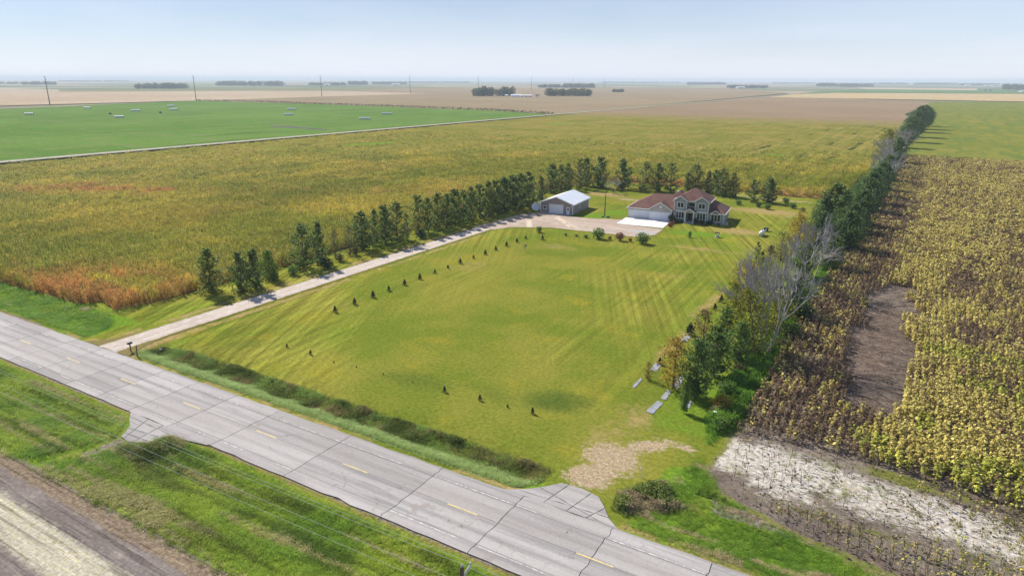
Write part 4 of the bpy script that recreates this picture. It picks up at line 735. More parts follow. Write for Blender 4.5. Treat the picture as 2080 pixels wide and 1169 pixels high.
# ---- hedge on the right: (base u, v, top u, top v, protos, index, width, name, label)
hd = [(1389, 838, 1386, 776, FRS, 0, .5, "hedge_tree", "thin small green tree nearest the road at the hedge end"), (1412, 808, 1412, 690, FRS, 1, .9, "hedge_tree", "leafy green tree behind the thin small one at the hedge end"), (1367, 790, 1368, 682, GLD, 0, 1.2, "hedge_tree", "narrow golden yellow tree beside the grey mulch strips"), (1316, 771, 1317, 735, RST, 0, .9, "hedge_tree", "small sparse brown tree left of the golden one"), (1450, 764, 1458, 662, FRS, 0, 1.0, "hedge_tree", "round green tree behind the leafy green one"),
      (1428, 700, 1437, 628, RST, 0, 1.25, "hedge_tree", "rust brown tree beside the lawn edge"), (1532, 728, 1518, 592, YEL, 0, .95, "hedge_tree", "spreading yellow green tree leaning left of the grey dead tree"), (1554, 722, 1590, 490, DEAD, 0, .72, "dead_tree", "largest grey dead tree with bare spreading limbs"), (1490, 652, 1490, 572, YEL, 1, 1.2, "hedge_tree", "yellow green tree between the rust tree and the dead tree"), (1512, 612, 1510, 530, GLD, 1, 1.2, "hedge_tree", "golden orange tree at the lawn edge left of the dead tree"), (1540, 590, 1545, 520, YEL, 1, 1.1, "hedge_tree", "pale yellow green tree behind the golden orange one"),
      (1588, 640, 1600, 535, DEAD, 2, .9, "dead_tree", "grey half-dead tree with a few yellow leaves behind the largest"), (1640, 590, 1650, 450, DEAD, 1, .8, "dead_tree", "tall grey dead tree midway along the hedge"), (1600, 560, 1600, 485, DEAD, 2, .8, "dead_tree", "grey twiggy tree by the lawn behind the golden tree"), (1535, 546, 1537, 490, POPT, 0, .8, "hedge_tree", "thin lone young tree standing on the lawn near the propane tank"), (1620, 515, 1620, 432, GLD, 1, 1.1, "hedge_tree", "orange yellow tree at the lawn's far right edge"), (1652, 540, 1668, 430, DEAD, 1, .75, "dead_tree", "grey dead tree in front of the dark green clump"),
      (1684, 552, 1700, 478, FRS, 1, 1.15, "hedge_tree", "low green tree with visible trunk beside the sunflowers"), (1718, 512, 1722, 430, DRK, 0, .95, "hedge_tree", "dark green tree leaning over the sunflower edge"), (1690, 470, 1692, 372, POP, 0, 1.3, "hedge_tree", "pointed green tree rising above the hedge"), (1712, 455, 1715, 385, FRS, 0, 1.0, "hedge_tree", "fresh green tree beside the pointed one"), (1742, 465, 1745, 385, DRK, 1, 1.0, "hedge_tree", "dark green tree in the middle of the hedge"), (1757, 435, 1758, 362, DRK, 2, 1.05, "hedge_tree", "dense dark green tree behind the middle one"), (1735, 420, 1738, 372, DRK, 0, .8, "hedge_tree", "dark rounded tree on the corn side of the hedge"),
      (1775, 405, 1778, 340, DRK, 1, 1.0, "hedge_tree", "dark green tree before the far dead stretch"), (1790, 378, 1795, 310, DEAD, 1, 1.2, "dead_tree", "grey dead tree starting the far dead stretch"), (1800, 360, 1806, 290, DEAD, 0, 1.0, "dead_tree", "wide grey dead tree in the far dead stretch"), (1808, 345, 1812, 300, DRK, 2, .8, "hedge_tree", "dark tree under the far dead limbs"), (1812, 332, 1820, 270, DEAD, 1, 1.2, "dead_tree", "grey dead tree above the yellow green one"), (1800, 318, 1803, 262, YEL, 1, 1.3, "hedge_tree", "bright yellow green tree on the far corn side"), (1828, 312, 1836, 255, DEAD, 0, 1.0, "dead_tree", "farthest grey dead tree in the hedge"),
      (1838, 300, 1838, 252, DRK, 0, .9, "hedge_tree", "dark tree behind the farthest dead one"), (1846, 288, 1847, 236, DRK, 1, .95, "hedge_tree", "first dark tree of the far clump"), (1856, 278, 1856, 225, DRK, 2, .95, "hedge_tree", "second dark tree of the far clump"), (1864, 268, 1864, 216, DRK, 0, .95, "hedge_tree", "tallest dark tree of the far clump"), (1872, 262, 1872, 214, DRK, 1, 1.0, "hedge_tree", "rounded dark tree at the far end of the hedge"), (1880, 256, 1880, 217, DRK, 2, 1.0, "hedge_tree", "last dark tree at the far end of the hedge"), (1848, 262, 1848, 230, DRK, 2, .8, "hedge_tree", "smaller dark tree on the left of the far clump"),
      (1500, 742, 1505, 655, FRS, 1, .9, "hedge_tree", "green tree between the round green one and the leaning yellow green one"), (1472, 700, 1475, 622, FRS, 0, .9, "hedge_tree", "green tree behind the round green one near the lawn edge"), (1568, 680, 1572, 590, YEL, 1, 1.4, "hedge_tree", "yellow green bushy tree under the largest dead tree"), (1612, 650, 1615, 560, FRS, 0, 1.0, "hedge_tree", "green tree just behind the largest dead tree"), (1560, 560, 1562, 498, OLV, 0, 1.5, "hedge_tree", "olive tree at the lawn edge beyond the golden orange one"), (1585, 530, 1588, 470, OLV, 1, 1.6, "hedge_tree", "second olive tree further along the lawn edge"), (1630, 570, 1634, 490, FRS, 1, 1.0, "hedge_tree", "green tree among the grey ones midway along the hedge"), (1660, 505, 1664, 430, DRK, 1, .9, "hedge_tree", "dark green tree behind the midway dead trees"), (1640, 500, 1642, 450, YEL, 1, 1.1, "hedge_tree", "pale yellow tree on the lawn side before the dark clump"), (1668, 470, 1672, 400, DRK, 2, .8, "hedge_tree", "dark tree left of the pointed green one"), (1700, 490, 1706, 425, DRK, 2, .9, "hedge_tree", "dark green tree between the low green tree and the pointed one"), (1728, 480, 1730, 412, DRK, 0, 1.0, "hedge_tree", "dark green tree overhanging the sunflower shade"), (1765, 420, 1768, 350, DRK, 0, 1.0, "hedge_tree", "dark tree at the back of the dense middle clump"), (1788, 392, 1790, 330, DRK, 2, .9, "hedge_tree", "dark tree just before the far grey stretch"), (1800, 372, 1803, 315, DRK, 1, .9, "hedge_tree", "dark tree among the far grey stretch"), (1820, 335, 1824, 280, DRK, 0, .8, "hedge_tree", "dark tree below the farthest dead tree")]
for u, v, tu, tv, pr_, i, wd, nm, lb in hd:
    p = at(u, v); place(pr_[i], p, height(p, tu, tv), nm, lb, "tree", "trees of the right hedge", wd, 0.0 if pr_ is YEL and i == 0 else None)
for i, (u, v, h_, kk) in enumerate(sorted([(1465, 832, 1.9, 'gold'), (1475, 800, 1.6, 'green'), (1500, 760, 1.5, 'olive'), (1462, 872, 1.3, 'green'), (1605, 690, 2.4, 'green'), (1585, 712, 1.8, 'olive'), (1625, 650, 2.6, 'dark'), (1650, 610, 2.2, 'green'), (1665, 585, 2.0, 'dark'), (1560, 668, 2.0, 'olive'), (1615, 600, 2.2, 'olive'), (1690, 520, 2.2, 'dark'), (1672, 500, 2.4, 'green'), (1580, 600, 2.0, 'olive'), (1770, 440, 3., 'dark'), (1795, 395, 3, 'dark'), (1815, 350, 3, 'dark'), (1825, 330, 3, 'dark')], key=lambda q_: -q_[1])):
    place(SHR[kk][0], at(u, v), h_, "hedge_bush", "%s bush low in the right hedge counting from the road" % ORD[i], "bush", "bushes low in the right hedge", 1.3, None, "stems")
# grey mulch strips round the young trees
M_mul = plain("mulch_fabric", (.27, .28, .30), .7, .25, 1.5)
for i, q_ in enumerate(sorted([((1312, 836), (1326, 841), (1347, 818), (1336, 813)), ((1341, 809), (1353, 812), (1364, 795), (1356, 791)), ((1283, 785), (1289, 788), (1306, 770), (1301, 767)), ((1321, 751), (1334, 755), (1344, 741), (1331, 736)), ((1380, 691), (1394, 695), (1403, 684), (1391, 680)), ((1366, 786), (1378, 789), (1390, 768), (1378, 764)), ((1388, 826), (1400, 829), (1407, 816), (1397, 813))], key=lambda q_: -q_[0][1])):
    P = [(p.x, p.y) for p in px(*q_)]; V = []; n = 6
    for a in range(n + 1):
        for b_ in range(3):
            e0 = np.array(P[0]) * (1 - a / n) + np.array(P[3]) * a / n; e1 = np.array(P[1]) * (1 - a / n) + np.array(P[2]) * a / n; c_ = e0 * (1 - b_ / 2) + e1 * b_ / 2 + nr.normal(0, .04, 2); V.append((c_[0], c_[1], .03 + nr.uniform(0, .05)))
    k = len(V); F = [(a * 3 + b_, a * 3 + b_ + 1, a * 3 + b_ + 4, a * 3 + b_ + 3) for a in range(n) for b_ in range(2)]
    ms = link("mulch_strip", mesh("mulch_strip", V + [(x, y, -.02) for x, y, z in V], F + [tuple(k + j for j in f[::-1]) for f in F], [M_mul], None, True)); tag(ms, "grey mulch fabric strip on the ground, %s from the road beside the hedge" % ORD[i], "mulch strip", "mulch strips beside the hedge")

# ================================================================== CROPS AND GRASS (uncountable stuff)
def frame_keep(P, mu=260, mv=160, zmax=1e9):
    u, v, z = proj(np.column_stack([P[:, :2], np.zeros(len(P))]) if P.shape[1] == 2 else P); return (z > 5) & (u > -mu) & (u < 2080 + mu) & (v < 1169 + mv) & (z < zmax)
GAIN = 1.5
def scatter(name, P, rot, scl, col, protos, pid, label, parent=None):
    """many small plants as one object: points carrying instances of a few plant meshes"""
    P, rot, scl, col, pid = [np.asarray(a) for a in (P, rot, scl, col, pid)]; real = []
    for k, ob in enumerate(protos):            # the first plant of each form is the object the others repeat
        if ob.name in COL.objects: continue
        c_ = np.nonzero((pid == k) & frame_keep(P, -200, -200))[0]
        if len(c_): real.append((ob, c_[len(c_) // 2]))
    keep_ = np.ones(len(P), bool); keep_[[j for _, j in real]] = False
    for ob, j in real:
        COL.objects.link(ob); ob.location = P[j]; ob.rotation_euler = rot[j]; ob.scale = scl[j]; ob["col"] = [float(x) * GAIN for x in col[j]]
    P, rot, scl, col, pid = [a[keep_] for a in (P, rot, scl, col, pid)]
    me = bpy.data.meshes.new(name); me.from_pydata([tuple(p) for p in P], [], []); n = len(P)
    me.attributes.new("rot", 'FLOAT_VECTOR', 'POINT').data.foreach_set('vector', np.asarray(rot, np.float32).ravel())
    me.attributes.new("scl", 'FLOAT_VECTOR', 'POINT').data.foreach_set('vector', np.asarray(scl, np.float32).ravel())
    me.attributes.new("pid", 'INT', 'POINT').data.foreach_set('value', np.asarray(pid, np.int32))
    me.attributes.new("col", 'FLOAT_COLOR', 'POINT').data.foreach_set('color', np.column_stack([np.clip(col * GAIN, 0.004, .92), np.ones(n)]).astype(np.float32).ravel())
    ng = bpy.data.node_groups.new(name, 'GeometryNodeTree'); ng.interface.new_socket("Geometry", in_out='INPUT', socket_type='NodeSocketGeometry'); ng.interface.new_socket("Geometry", in_out='OUTPUT', socket_type='NodeSocketGeometry')
    N = ng.nodes; gi = N.new("NodeGroupInput"); go = N.new("NodeGroupOutput"); jn = N.new("GeometryNodeJoinGeometry"); L = ng.links
    def na(nm, ty): a = N.new("GeometryNodeInputNamedAttribute"); a.data_type = ty; a.inputs[0].default_value = nm; return a.outputs[0]
    r_, s_, d_ = na("rot", 'FLOAT_VECTOR'), na("scl", 'FLOAT_VECTOR'), na("pid", 'INT')
    e2r = N.new("FunctionNodeEulerToRotation"); L.new(r_, e2r.inputs[0])
    for k, ob in enumerate(protos):
        cmp = N.new("FunctionNodeCompare"); cmp.data_type = 'INT'; cmp.operation = 'EQUAL'; L.new(d_, cmp.inputs[2]); cmp.inputs[3].default_value = k
        oi = N.new("GeometryNodeObjectInfo"); oi.inputs[0].default_value = ob; oi.inputs[1].default_value = False
        ip = N.new("GeometryNodeInstanceOnPoints"); L.new(gi.outputs[0], ip.inputs['Points']); L.new(cmp.outputs[0], ip.inputs['Selection']); L.new(oi.outputs['Geometry'], ip.inputs['Instance']); L.new(e2r.outputs[0], ip.inputs['Rotation']); L.new(s_, ip.inputs['Scale']); L.new(ip.outputs[0], jn.inputs[0])
    L.new(jn.outputs[0], go.inputs[0])
    o = link(name, me); md = o.modifiers.new("plants", 'NODES'); md.node_group = ng
    for ob, _ in real: ob.parent = o
    tag(o, label, None, None, 'stuff'); print("SCATTER", name, n); return o
def proto(name, b, mats): return bpy.data.objects.new(name, mesh(name, b.V, b.F, mats, b.I))
def blade(b, base, a, L, w, bend, i=0, seg=3, z0=.0):
    """arching leaf"""
    d = Vector((math.cos(a), math.sin(a), 0)); s_ = Vector((-math.sin(a), math.cos(a), 0)); V = []; p = Vector(base)
    for k in range(seg + 1):
        t_ = k / seg; an = 1.25 - bend * t_; V_w = w * (1 - t_) ** .7 * (.6 + .8 * min(1, t_ * 3)) * .5 if k < seg else .004
        V += [p - s_ * V_w, p + s_ * V_w]; p = p + (d * math.cos(an) + ZUP * math.sin(an)) * (L / seg)
    b.add(V, [(2 * k, 2 * k + 1, 2 * k + 3, 2 * k + 2) for k in range(seg)], i)
M_cornl = tint_mat("corn_leaves", (1, 1, 1), .3, .35); M_corns = tint_mat("corn_tassel", (1.1, .85, .7), .1, .2)
def corn(seed, n):
    g = random.Random(seed); b = MB()
    for _ in range(n):
        x, y = g.uniform(-.35, .35), g.uniform(-.3, .3); h = g.uniform(1.9, 2.35); b.tube([(x, y, 0), (x + g.uniform(-.08, .08), y, h)], [.02, .008], 3, 1, cap=False)
        for k in range(9): blade(b, (x, y, .35 + (h - .5) * k / 8), g.random() * 6.28, g.uniform(.6, .95) * (1 if k < 7 else .7), .085, g.uniform(1.5, 2.5))
        for k in range(4): blade(b, (x, y, h - .05), g.random() * 6.28, .3, .02, .9, 1, 2)
    return proto("corn_plant", b, [M_cornl, M_corns])
M_sfl = tint_mat("sunflower_leaf", (1, 1, 1), .3, .4); M_sfs = plain("sunflower_stalk", (.13, .10, .065), .95, .3, 3); M_sfh = plain("sunflower_head", (.075, .05, .032), .95, .35, 4)
def sunflower(seed, nl, ls, h=1.5, head=True):
    g = random.Random(seed); b = MB(); lx, ly = g.uniform(-.1, .1), g.uniform(-.1, .1); b.tube([(0, 0, 0), (lx * .5, ly * .5, h * .6), (lx, ly, h)], [.022, .018, .013], 4, 1, cap=False)
    a0 = g.random() * 6.28; hx, hy = lx + math.cos(a0) * .16, ly + math.sin(a0) * .16; b.tube([(lx, ly, h), (lx + math.cos(a0) * .1, ly + math.sin(a0) * .1, h + .05), (hx, hy, h - .04)], [.013, .015, .02], 4, 1, cap=False)
    if head:
        c = Vector((hx, hy, h - .07)); n = Vector((math.cos(a0) * .5, math.sin(a0) * .5, -.8)).normalized(); u = n.orthogonal().normalized(); w_ = n.cross(u); R_ = .12
        V = [c - n * .05] + [c + (u * math.cos(t_) + w_ * math.sin(t_)) * R_ * g.uniform(.85, 1.2) for t_ in [k * 6.283 / 8 for k in range(8)]] + [c + n * .03]
        b.add(V, [(0, 1 + k, 1 + (k + 1) % 8) for k in range(8)], 0); b.add(V, [(9, 1 + (k + 1) % 8, 1 + k) for k in range(8)], 2)
    for k in range(nl):
        z = h * (.30 + .68 * k / max(1, nl - 1)); a = k * 2.4 + g.random(); r = g.uniform(.16, .28); c = Vector((lx * z / h + math.cos(a) * r, ly * z / h + math.sin(a) * r, z - g.uniform(.0, .12))); s_ = ls * g.uniform(.7, 1.25); dn = Vector((math.cos(a), math.sin(a), -g.uniform(.1, 1.1))).normalized(); sd_ = Vector((-math.sin(a), math.cos(a), g.uniform(-.5, .5))).normalized()
        b.add([c - dn * s_ * .5, c + sd_ * s_ * .45 - dn * s_ * .1, c + dn * s_ * .6, c - sd_ * s_ * .45 - dn * s_ * .1, c + dn * s_ * .05 + Vector((0, 0, .04))], [(0, 1, 4), (1, 2, 4), (2, 3, 4), (3, 0, 4)], 0)
    return proto("sunflower_plant", b, [M_sfl, M_sfs, M_sfh])
M_gr = tint_mat("grass_blades", (1, 1, 1), .35, .35)
def tuft(seed, n, h, sp, w, bend=1.2, lodged=0.0):
    g = random.Random(seed); b = MB()
    for k in range(n): blade(b, (g.gauss(0, sp), g.gauss(0, sp), 0), g.random() * 6.28 if g.random() > lodged else .5 + g.gauss(0, .4), h * g.uniform(.6, 1.2), w, bend * g.uniform(.6, 1.6) + .3, 0, 2)
    return proto("grass_tuft", b, [M_gr])
def weed(seed, n=40, h=.8):
    g = np.random.default_rng(seed); b = MB()
    for k in range(5): b.tube([(0, 0, 0), (g.normal(0, .15), g.normal(0, .15), h * g.uniform(.7, 1))], [.012, .004], 3, cap=False)
    C = g.normal(0, .17, (n, 3)); C[:, 2] = g.uniform(.12, 1, n) * h; V, F = leaves(C, .13, g); b.add(V.tolist(), F.tolist()); return proto("weed", b, [M_gr])
CORN = [corn(s, 3) for s in range(4)]; SUNL = [sunflower(s, 13, .31) for s in range(4)]; SUNB = [sunflower(10 + s, 8, .24, 1.35) for s in range(3)]; SUNS = [sunflower(20 + s, 2, .14, 1.15, s > 0) for s in range(3)]
GS = [tuft(s, 12, .28, .13, .022) for s in range(3)]; GLn = [tuft(5 + s, 16, .5, .16, .024, 1.8, .7) for s in range(3)]; WD = [weed(s) for s in range(3)]
def vnoise(P, scale, seed=0):
    """smooth value noise in the plane, 0..1"""
    g = np.random.default_rng(seed); T = g.random((256, 256)); q = P[:, :2] / scale; i = np.floor(q).astype(int); f = q - i; f = f * f * (3 - 2 * f); A = lambda a, b: T[(i[:, 0] + a) % 256, (i[:, 1] + b) % 256]
    return (A(0, 0) * (1 - f[:, 0]) + A(1, 0) * f[:, 0]) * (1 - f[:, 1]) + (A(0, 1) * (1 - f[:, 0]) + A(1, 1) * f[:, 0]) * f[:, 1]
def grid(x0, x1, y0, y1, dx, dy, jx, jy):
    X, Y = np.meshgrid(np.arange(x0, x1, dx), np.arange(y0, y1, dy)); P = np.column_stack([X.ravel(), Y.ravel()]); return P + nr.uniform(-1, 1, P.shape) * (jx, jy)
def lerp3(a, b, t_): return np.asarray(a)[None] * (1 - t_[:, None]) + np.asarray(b)[None] * t_[:, None]
def rots(n, tilt=.08): return np.column_stack([nr.normal(0, tilt, n), nr.normal(0, tilt, n), nr.uniform(0, 6.283, n)])

# ---- corn
CP = [(-281, 660), (-281, 13), (-92, 12.4), (-72.5, 12.8), (-70, 15.5), (-64, 14.0), (-62.6, 20), (-63, 60), (-64, 120), (-60, 188), (14, 187), (20.5, 200), (21.5, 420), (25, 660)]
def corn_dist(P): return edist(P, CP[1:12])
def corn_colour(P):
    a = vnoise(P, 24, 1) * .55 + vnoise(P, 7, 2) * .3 + vnoise(P, 2.3, 3) * .15; c = lerp3((.15, .175, .022), (.30, .26, .055), smooth01((a - .3) / .45))
    e = corn_dist(P); r_ = smooth01((vnoise(P * (1, .6), 16, 5) * .6 + vnoise(P, 5, 6) * .4 + .30 * np.exp(-(e / 9) ** 2) - .82) / .24); r_ = np.maximum(r_, smooth01(1.2 - np.hypot(P[:, 0] + 75, (P[:, 1] - 14) * 1.3) / 26) * (vnoise(P, 4, 7) > .35)); c = c * (1 - r_[:, None] * .85) + np.array((.31, .155, .07)) * r_[:, None] * .85
    return c
def green_spots(V): return blobs(V, [pb(1572, 319, 7, 5, 0, 1.), pb(1130, 254, 14, 8, 60, 1.), pb(750, 296, 20, 7, 70, 1.), pb(560, 305, 12, 5, 70, .9), pb(1320, 250, 14, 6, 60, .9), pb(1480, 248, 16, 5, 60, .7), pb(640, 390, 2, 2, 0, .0), pb(1370, 368, 6, 5, 0, .8)])
TRKS = [[at(*q_) for q_ in L_] for L_ in ([(1490, 362), (1600, 330), (1700, 290), (1775, 258)], [(1590, 375), (1680, 330), (1740, 300), (1800, 262)], [(1430, 340), (1560, 300), (1700, 262)])]
def track_d(P):
    d = np.full(len(P), 1e9)
    for L_ in TRKS:
        for a, b_ in zip(L_, L_[1:]): d = np.minimum(d, edist(P, [a, b_]))
    return d
def canopy_z(x, y): P = np.column_stack([x, y]); return 1.45 + .35 * (vnoise(P, 3.1, 8) - .5) - 1.1 * np.exp(-(track_d(P) / 1.0) ** 2) - .8 * np.minimum(1, green_spots(P)) - 1.4 * np.exp(-(edist(P, CP) / 1.2) ** 2)
M_can = ground("corn_canopy", (.19, .185, .03), (.27, .215, .05), (.13, .155, .025), .035, .22, .9, overlays=[("rust", ((.33, .16, .065), (.29, .20, .06)), .7, .40, .75, .12), ("spot", ((.14, .26, .025), (.19, .26, .04)), .5, .35, .7, .25), ("track", (.06, .085, .018), .5, .4, .7, .6), ("far", (.27, .20, .105), .35, .35, .85, .03)], streak=[(.5, 2.2, .05, (.10, .125, .022), .54, .68), (.25, 2.0, .06, (.30, .25, .07), .54, .70)], bump=(1.6, .9, .5), contrast=(.62, 1.38))
def can_attr(V):
    e = corn_dist(V); return dict(rust=np.clip(.62 * np.exp(-(e / 12) ** 2) + .30 * (vnoise(V, 22, 5) - .3), 0, 1), spot=green_spots(V), track=np.exp(-(track_d(V) / 1.1) ** 2), far=smooth01((V[:, 1] - 330) / 480))
sheet("corn_field", CP, .0, 3.4, M_can, can_attr, zf=canopy_z, label="wide field of ripening corn behind the house and driveway, green turning tan", kind='stuff')
P = grid(-300, 26, 12, 330, .76, .62, .10, .3); P = P[inside(P, CP)]; P = P[frame_keep(P, 200)]; dc = np.hypot(P[:, 0] - CAMP.x, P[:, 1] - CAMP.y)
keep = (nr.random(len(P)) < np.clip(1.2 - dc / 300, .03, 1)) & (track_d(P) > .9) & (green_spots(P) < .45); P = P[keep]; dc = dc[keep]
cc = corn_colour(P) * (.78 + .44 * vnoise(P * (1, .03), 2.2, 9))[:, None] * (1.20, 1.17, .82) * nr.uniform(.7, 1.35, (len(P), 1)); sc_ = nr.uniform(.82, 1.1, len(P)); wd_ = sc_ * np.clip(dc / 190, .95, 1.9)
Z = np.zeros(len(P)); scatter("corn_plants", np.column_stack([P, Z]), rots(len(P), .05), np.column_stack([wd_, wd_, sc_]), cc, CORN, nr.integers(0, 4, len(P)), "standing corn stalks with drying leaves along the near side of the corn field")

# ---- sunflowers
SP = [(28.4, 25.4), (35.5, 26.8), (44.5, 26.0), (53, 24.6), (64, 22.5), (120, 18), (160, 16), (160, 338), (29, 338), (28.8, 200), (28.6, 90)]
LODGE = [[at(*q_) for q_ in ((1648, 855), (1672, 770), (1705, 668), (1738, 600), (1800, 578), (1880, 576), (1884, 660), (1872, 740), (1858, 850), (1750, 868))]]
def yellow(P):
    x, y = P[:, 0], P[:, 1]; n1 = vnoise(P, 10, 21); n2 = vnoise(P * (1, .3), 2.2, 22); xe = 36.5 + 6 * (n1 - .5) + 3 * (n2 - .5) + .012 * y
    strip = smooth01((x - xe) / 3.0); base = np.where(y < 50, .72, np.where(x < 49 + 5 * (n1 - .5), .72, .38)); base = base + (.58 - base) * smooth01((y - 110) / 60)
    return np.clip((.10 + (base - .10) * np.where(y < 190, strip, .5 + .5 * strip)) + .55 * (n1 - .5) * strip + .35 * (n2 - .5), .03, .92)
P = grid(28, 165, 14, 339, .76, .34, .06, .12); P = P[frame_keep(P, 300, 260)]; dc = np.hypot(P[:, 0] - CAMP.x, P[:, 1] - CAMP.y); P = P[nr.random(len(P)) < np.clip(1.5 - dc / 230, .42, 1)]
lod = inside(P, LODGE[0]); el = edist(P, LODGE[0]); ins = inside(P, SP); es = edist(P, SP); gap = vnoise(P, 2.6, 25)
full = ins & ~(lod & (el > gap * 3.8)) & (nr.random(len(P)) < np.where(es < 2.5, .55 + .2 * es, .95)) & (gap > .12)
Q = P[full]; y_ = yellow(Q); br_n = nr.random(len(Q)) > y_; dq = np.hypot(Q[:, 0] - CAMP.x, Q[:, 1] - CAMP.y)
cY = lerp3((.32, .265, .08), (.44, .39, .14), nr.random(len(Q))); cG = lerp3((.23, .25, .05), (.34, .33, .07), nr.random(len(Q))); gm = (vnoise(Q, 5, 29) > .66) & (Q[:, 1] < 70) & (Q[:, 0] > 38); cY[gm] = cG[gm]; cB = lerp3((.085, .052, .03), (.27, .185, .10), nr.random(len(Q)) ** 1.5)
cl = np.where(br_n[:, None], cB, cY * (1.15, 1.12, .9)) * nr.uniform(.7, 1.25, (len(Q), 1)); s_ = nr.uniform(.8, 1.12, len(Q)) * (.92 + .16 * vnoise(Q, 8, 30)); wq = s_ * np.clip(dq / 130, 1.0, 1.5); pid = np.where(br_n & (nr.random(len(Q)) < .7), 4 + nr.integers(0, 3, len(Q)), nr.integers(0, 4, len(Q)))
scatter("sunflower_plants", np.column_stack([Q, hz(Q[:, 0], Q[:, 1])]), rots(len(Q), .09), np.column_stack([wq, wq, s_]), cl, SUNL + SUNB, pid, "drying sunflower plants in rows, yellow and brown, right of the hedge")
# thin stand and bare stalks towards the road
P = grid(27.5, 110, 9.5, 28, .76, .34, .10, .12); P = P[frame_keep(P, 300, 260)]; P = P[~inside(P, SP) & inside(P, [(28.4, 24), (28, 18), (30.5, 14), (37, 11.6), (46, 10.0), (110, 9), (110, 28), (28, 28)])]
den = np.clip(.34 + .75 * np.exp(-((P[:, 1] - 12.2 + (P[:, 0] - 38) * .03) / 2.2) ** 2) * smooth01((P[:, 0] - 30) / 5) + .6 * smooth01((P[:, 0] - 47) / 7) + .5 * (vnoise(P, 2.5, 33) - .5) + .5 * np.exp(-(edist(P, SP) / 1.3) ** 2), .03, .9)
P = P[nr.random(len(P)) < den]; lf = (nr.random(len(P)) < np.clip((P[:, 0] - 42) / 14, 0.05, .75)); flat = (nr.random(len(P)) < .78) & (np.abs(P[:, 1] - 12) > 2)
rt = rots(len(P), .12); rt[flat, 0] = nr.normal(0, .3, flat.sum()); rt[flat, 1] = nr.normal(1.35, .12, flat.sum()); rt[flat, 2] = nr.normal(-.4, .5, flat.sum()); cl = np.where(lf[:, None], lerp3((.36, .30, .08), (.26, .27, .06), nr.random(len(P))), lerp3((.14, .095, .05), (.27, .19, .10), nr.random(len(P)))); s_ = nr.uniform(.7, 1.1, len(P)); pid = np.where(lf, nr.integers(0, 3, len(P)), 3 + nr.integers(0, 3, len(P)))
scatter("sunflower_stalks", np.column_stack([P, hz(P[:, 0], P[:, 1]) + .02]), rt, np.column_stack([s_] * 3), cl, SUNB + SUNS, pid, "bare and fallen sunflower stalks on the pale soil near the road")
# lodged stalks lying flat
xs = nr.uniform(28, 60, 14000); ys = nr.uniform(30, 110, 14000); P = np.column_stack([xs, ys]); P = P[inside(P, LODGE[0])]; n = len(P)
def stick(seed):
    g = random.Random(seed); b = MB(); p = [(0, 0, .03), (.45, g.uniform(-.1, .1), .12), (1.0, g.uniform(-.15, .15), .08), (1.5, g.uniform(-.3, .3), .02)]; b.tube(p, [.02, .02, .016, .01], 4, cap=False); return proto("fallen_stalk", b, [M_gr])
scatter("fallen_stalks", np.column_stack([P, np.full(n, .03)]), np.column_stack([nr.normal(0, .06, n), nr.normal(0, .08, n), nr.normal(-.25, .55, n)]), np.column_stack([nr.uniform(.6, 1.2, n)] * 3), lerp3((.11, .08, .065), (.40, .32, .24), nr.random(n) ** 1.5), [stick(k) for k in range(4)], nr.integers(0, 4, n), "flattened brown sunflower stalks lying in a dark gap of the field")

# ---- roadside grass and weeds
P = np.column_stack([nr.uniform(-95, 62, 60000), nr.uniform(-15.8, -4.5, 60000)]); P = P[frame_keep(P, 200, 200)]; P = P[~inside(P, [(-29, -4.3), (-24.5, -8.6), (-21, -8.2), (-19.8, -5.2), (-15, -4.3)])]
tr = np.exp(-(edist(P, [(-23, -8), (-27, -16)]) / 1.6) ** 2); P = P[nr.random(len(P)) > tr * .95]; st_ = vnoise(P * (.05, 1), .55, 41); a = vnoise(P, 3.5, 42); edge_ = smooth01((-P[:, 1] - 4.6) / 1.4)
c = lerp3((.12, .215, .02), (.27, .33, .036), a); pale = (st_ > .72); dk_ = vnoise(P * (.10, 1), .7, 44) < .30; c[dk_] *= .55; c[pale] = lerp3((.34, .29, .15), (.25, .25, .07), nr.random(pale.sum())); c = c * nr.uniform(.7, 1.3, (len(P), 1)); sc_ = (.45 + .75 * vnoise(P, 2.2, 43)) * (.25 + .75 * edge_); dkc = blobs(P, [pb(300, 925, 3.4, 1.5, 0, 1.), pb(350, 905, 3, 1., 0, .8), pb(255, 960, 3, 1., 0, .7), pb(400, 1085, 2.2, 1.2, 0, .8)]); c = c * (1 - .45 * dkc[:, None]); sc_ = sc_ * (1 + .8 * dkc); soil_k = smooth01((-P[:, 1] - 13.8) / 2.0) * .75; kp = nr.random(len(P)) > soil_k; P, c, sc_ = P[kp], c[kp], sc_[kp]
scatter("verge_tufts", np.column_stack([P, hz(P[:, 0], P[:, 1])]), rots(len(P), .15), np.column_stack([sc_] * 3), c, GS + GLn, nr.integers(0, 6, len(P)), "tufted grass with pale dry streaks on the near roadside verge")
P = np.column_stack([nr.uniform(-48, 17.5, 30000), nr.uniform(4.6, 11.2, 30000)]); x, y = P[:, 0], P[:, 1]; kp = inside(P, [(-45.2, 6.2), (-44, 5.0), (10, 4.9), (14.2, 5.2), (16.2, 7.4), (15.9, 9.6), (14, 10.2), (-40, 10.4), (-44, 9.4)]); P = P[kp]; x, y = P[:, 0], P[:, 1]
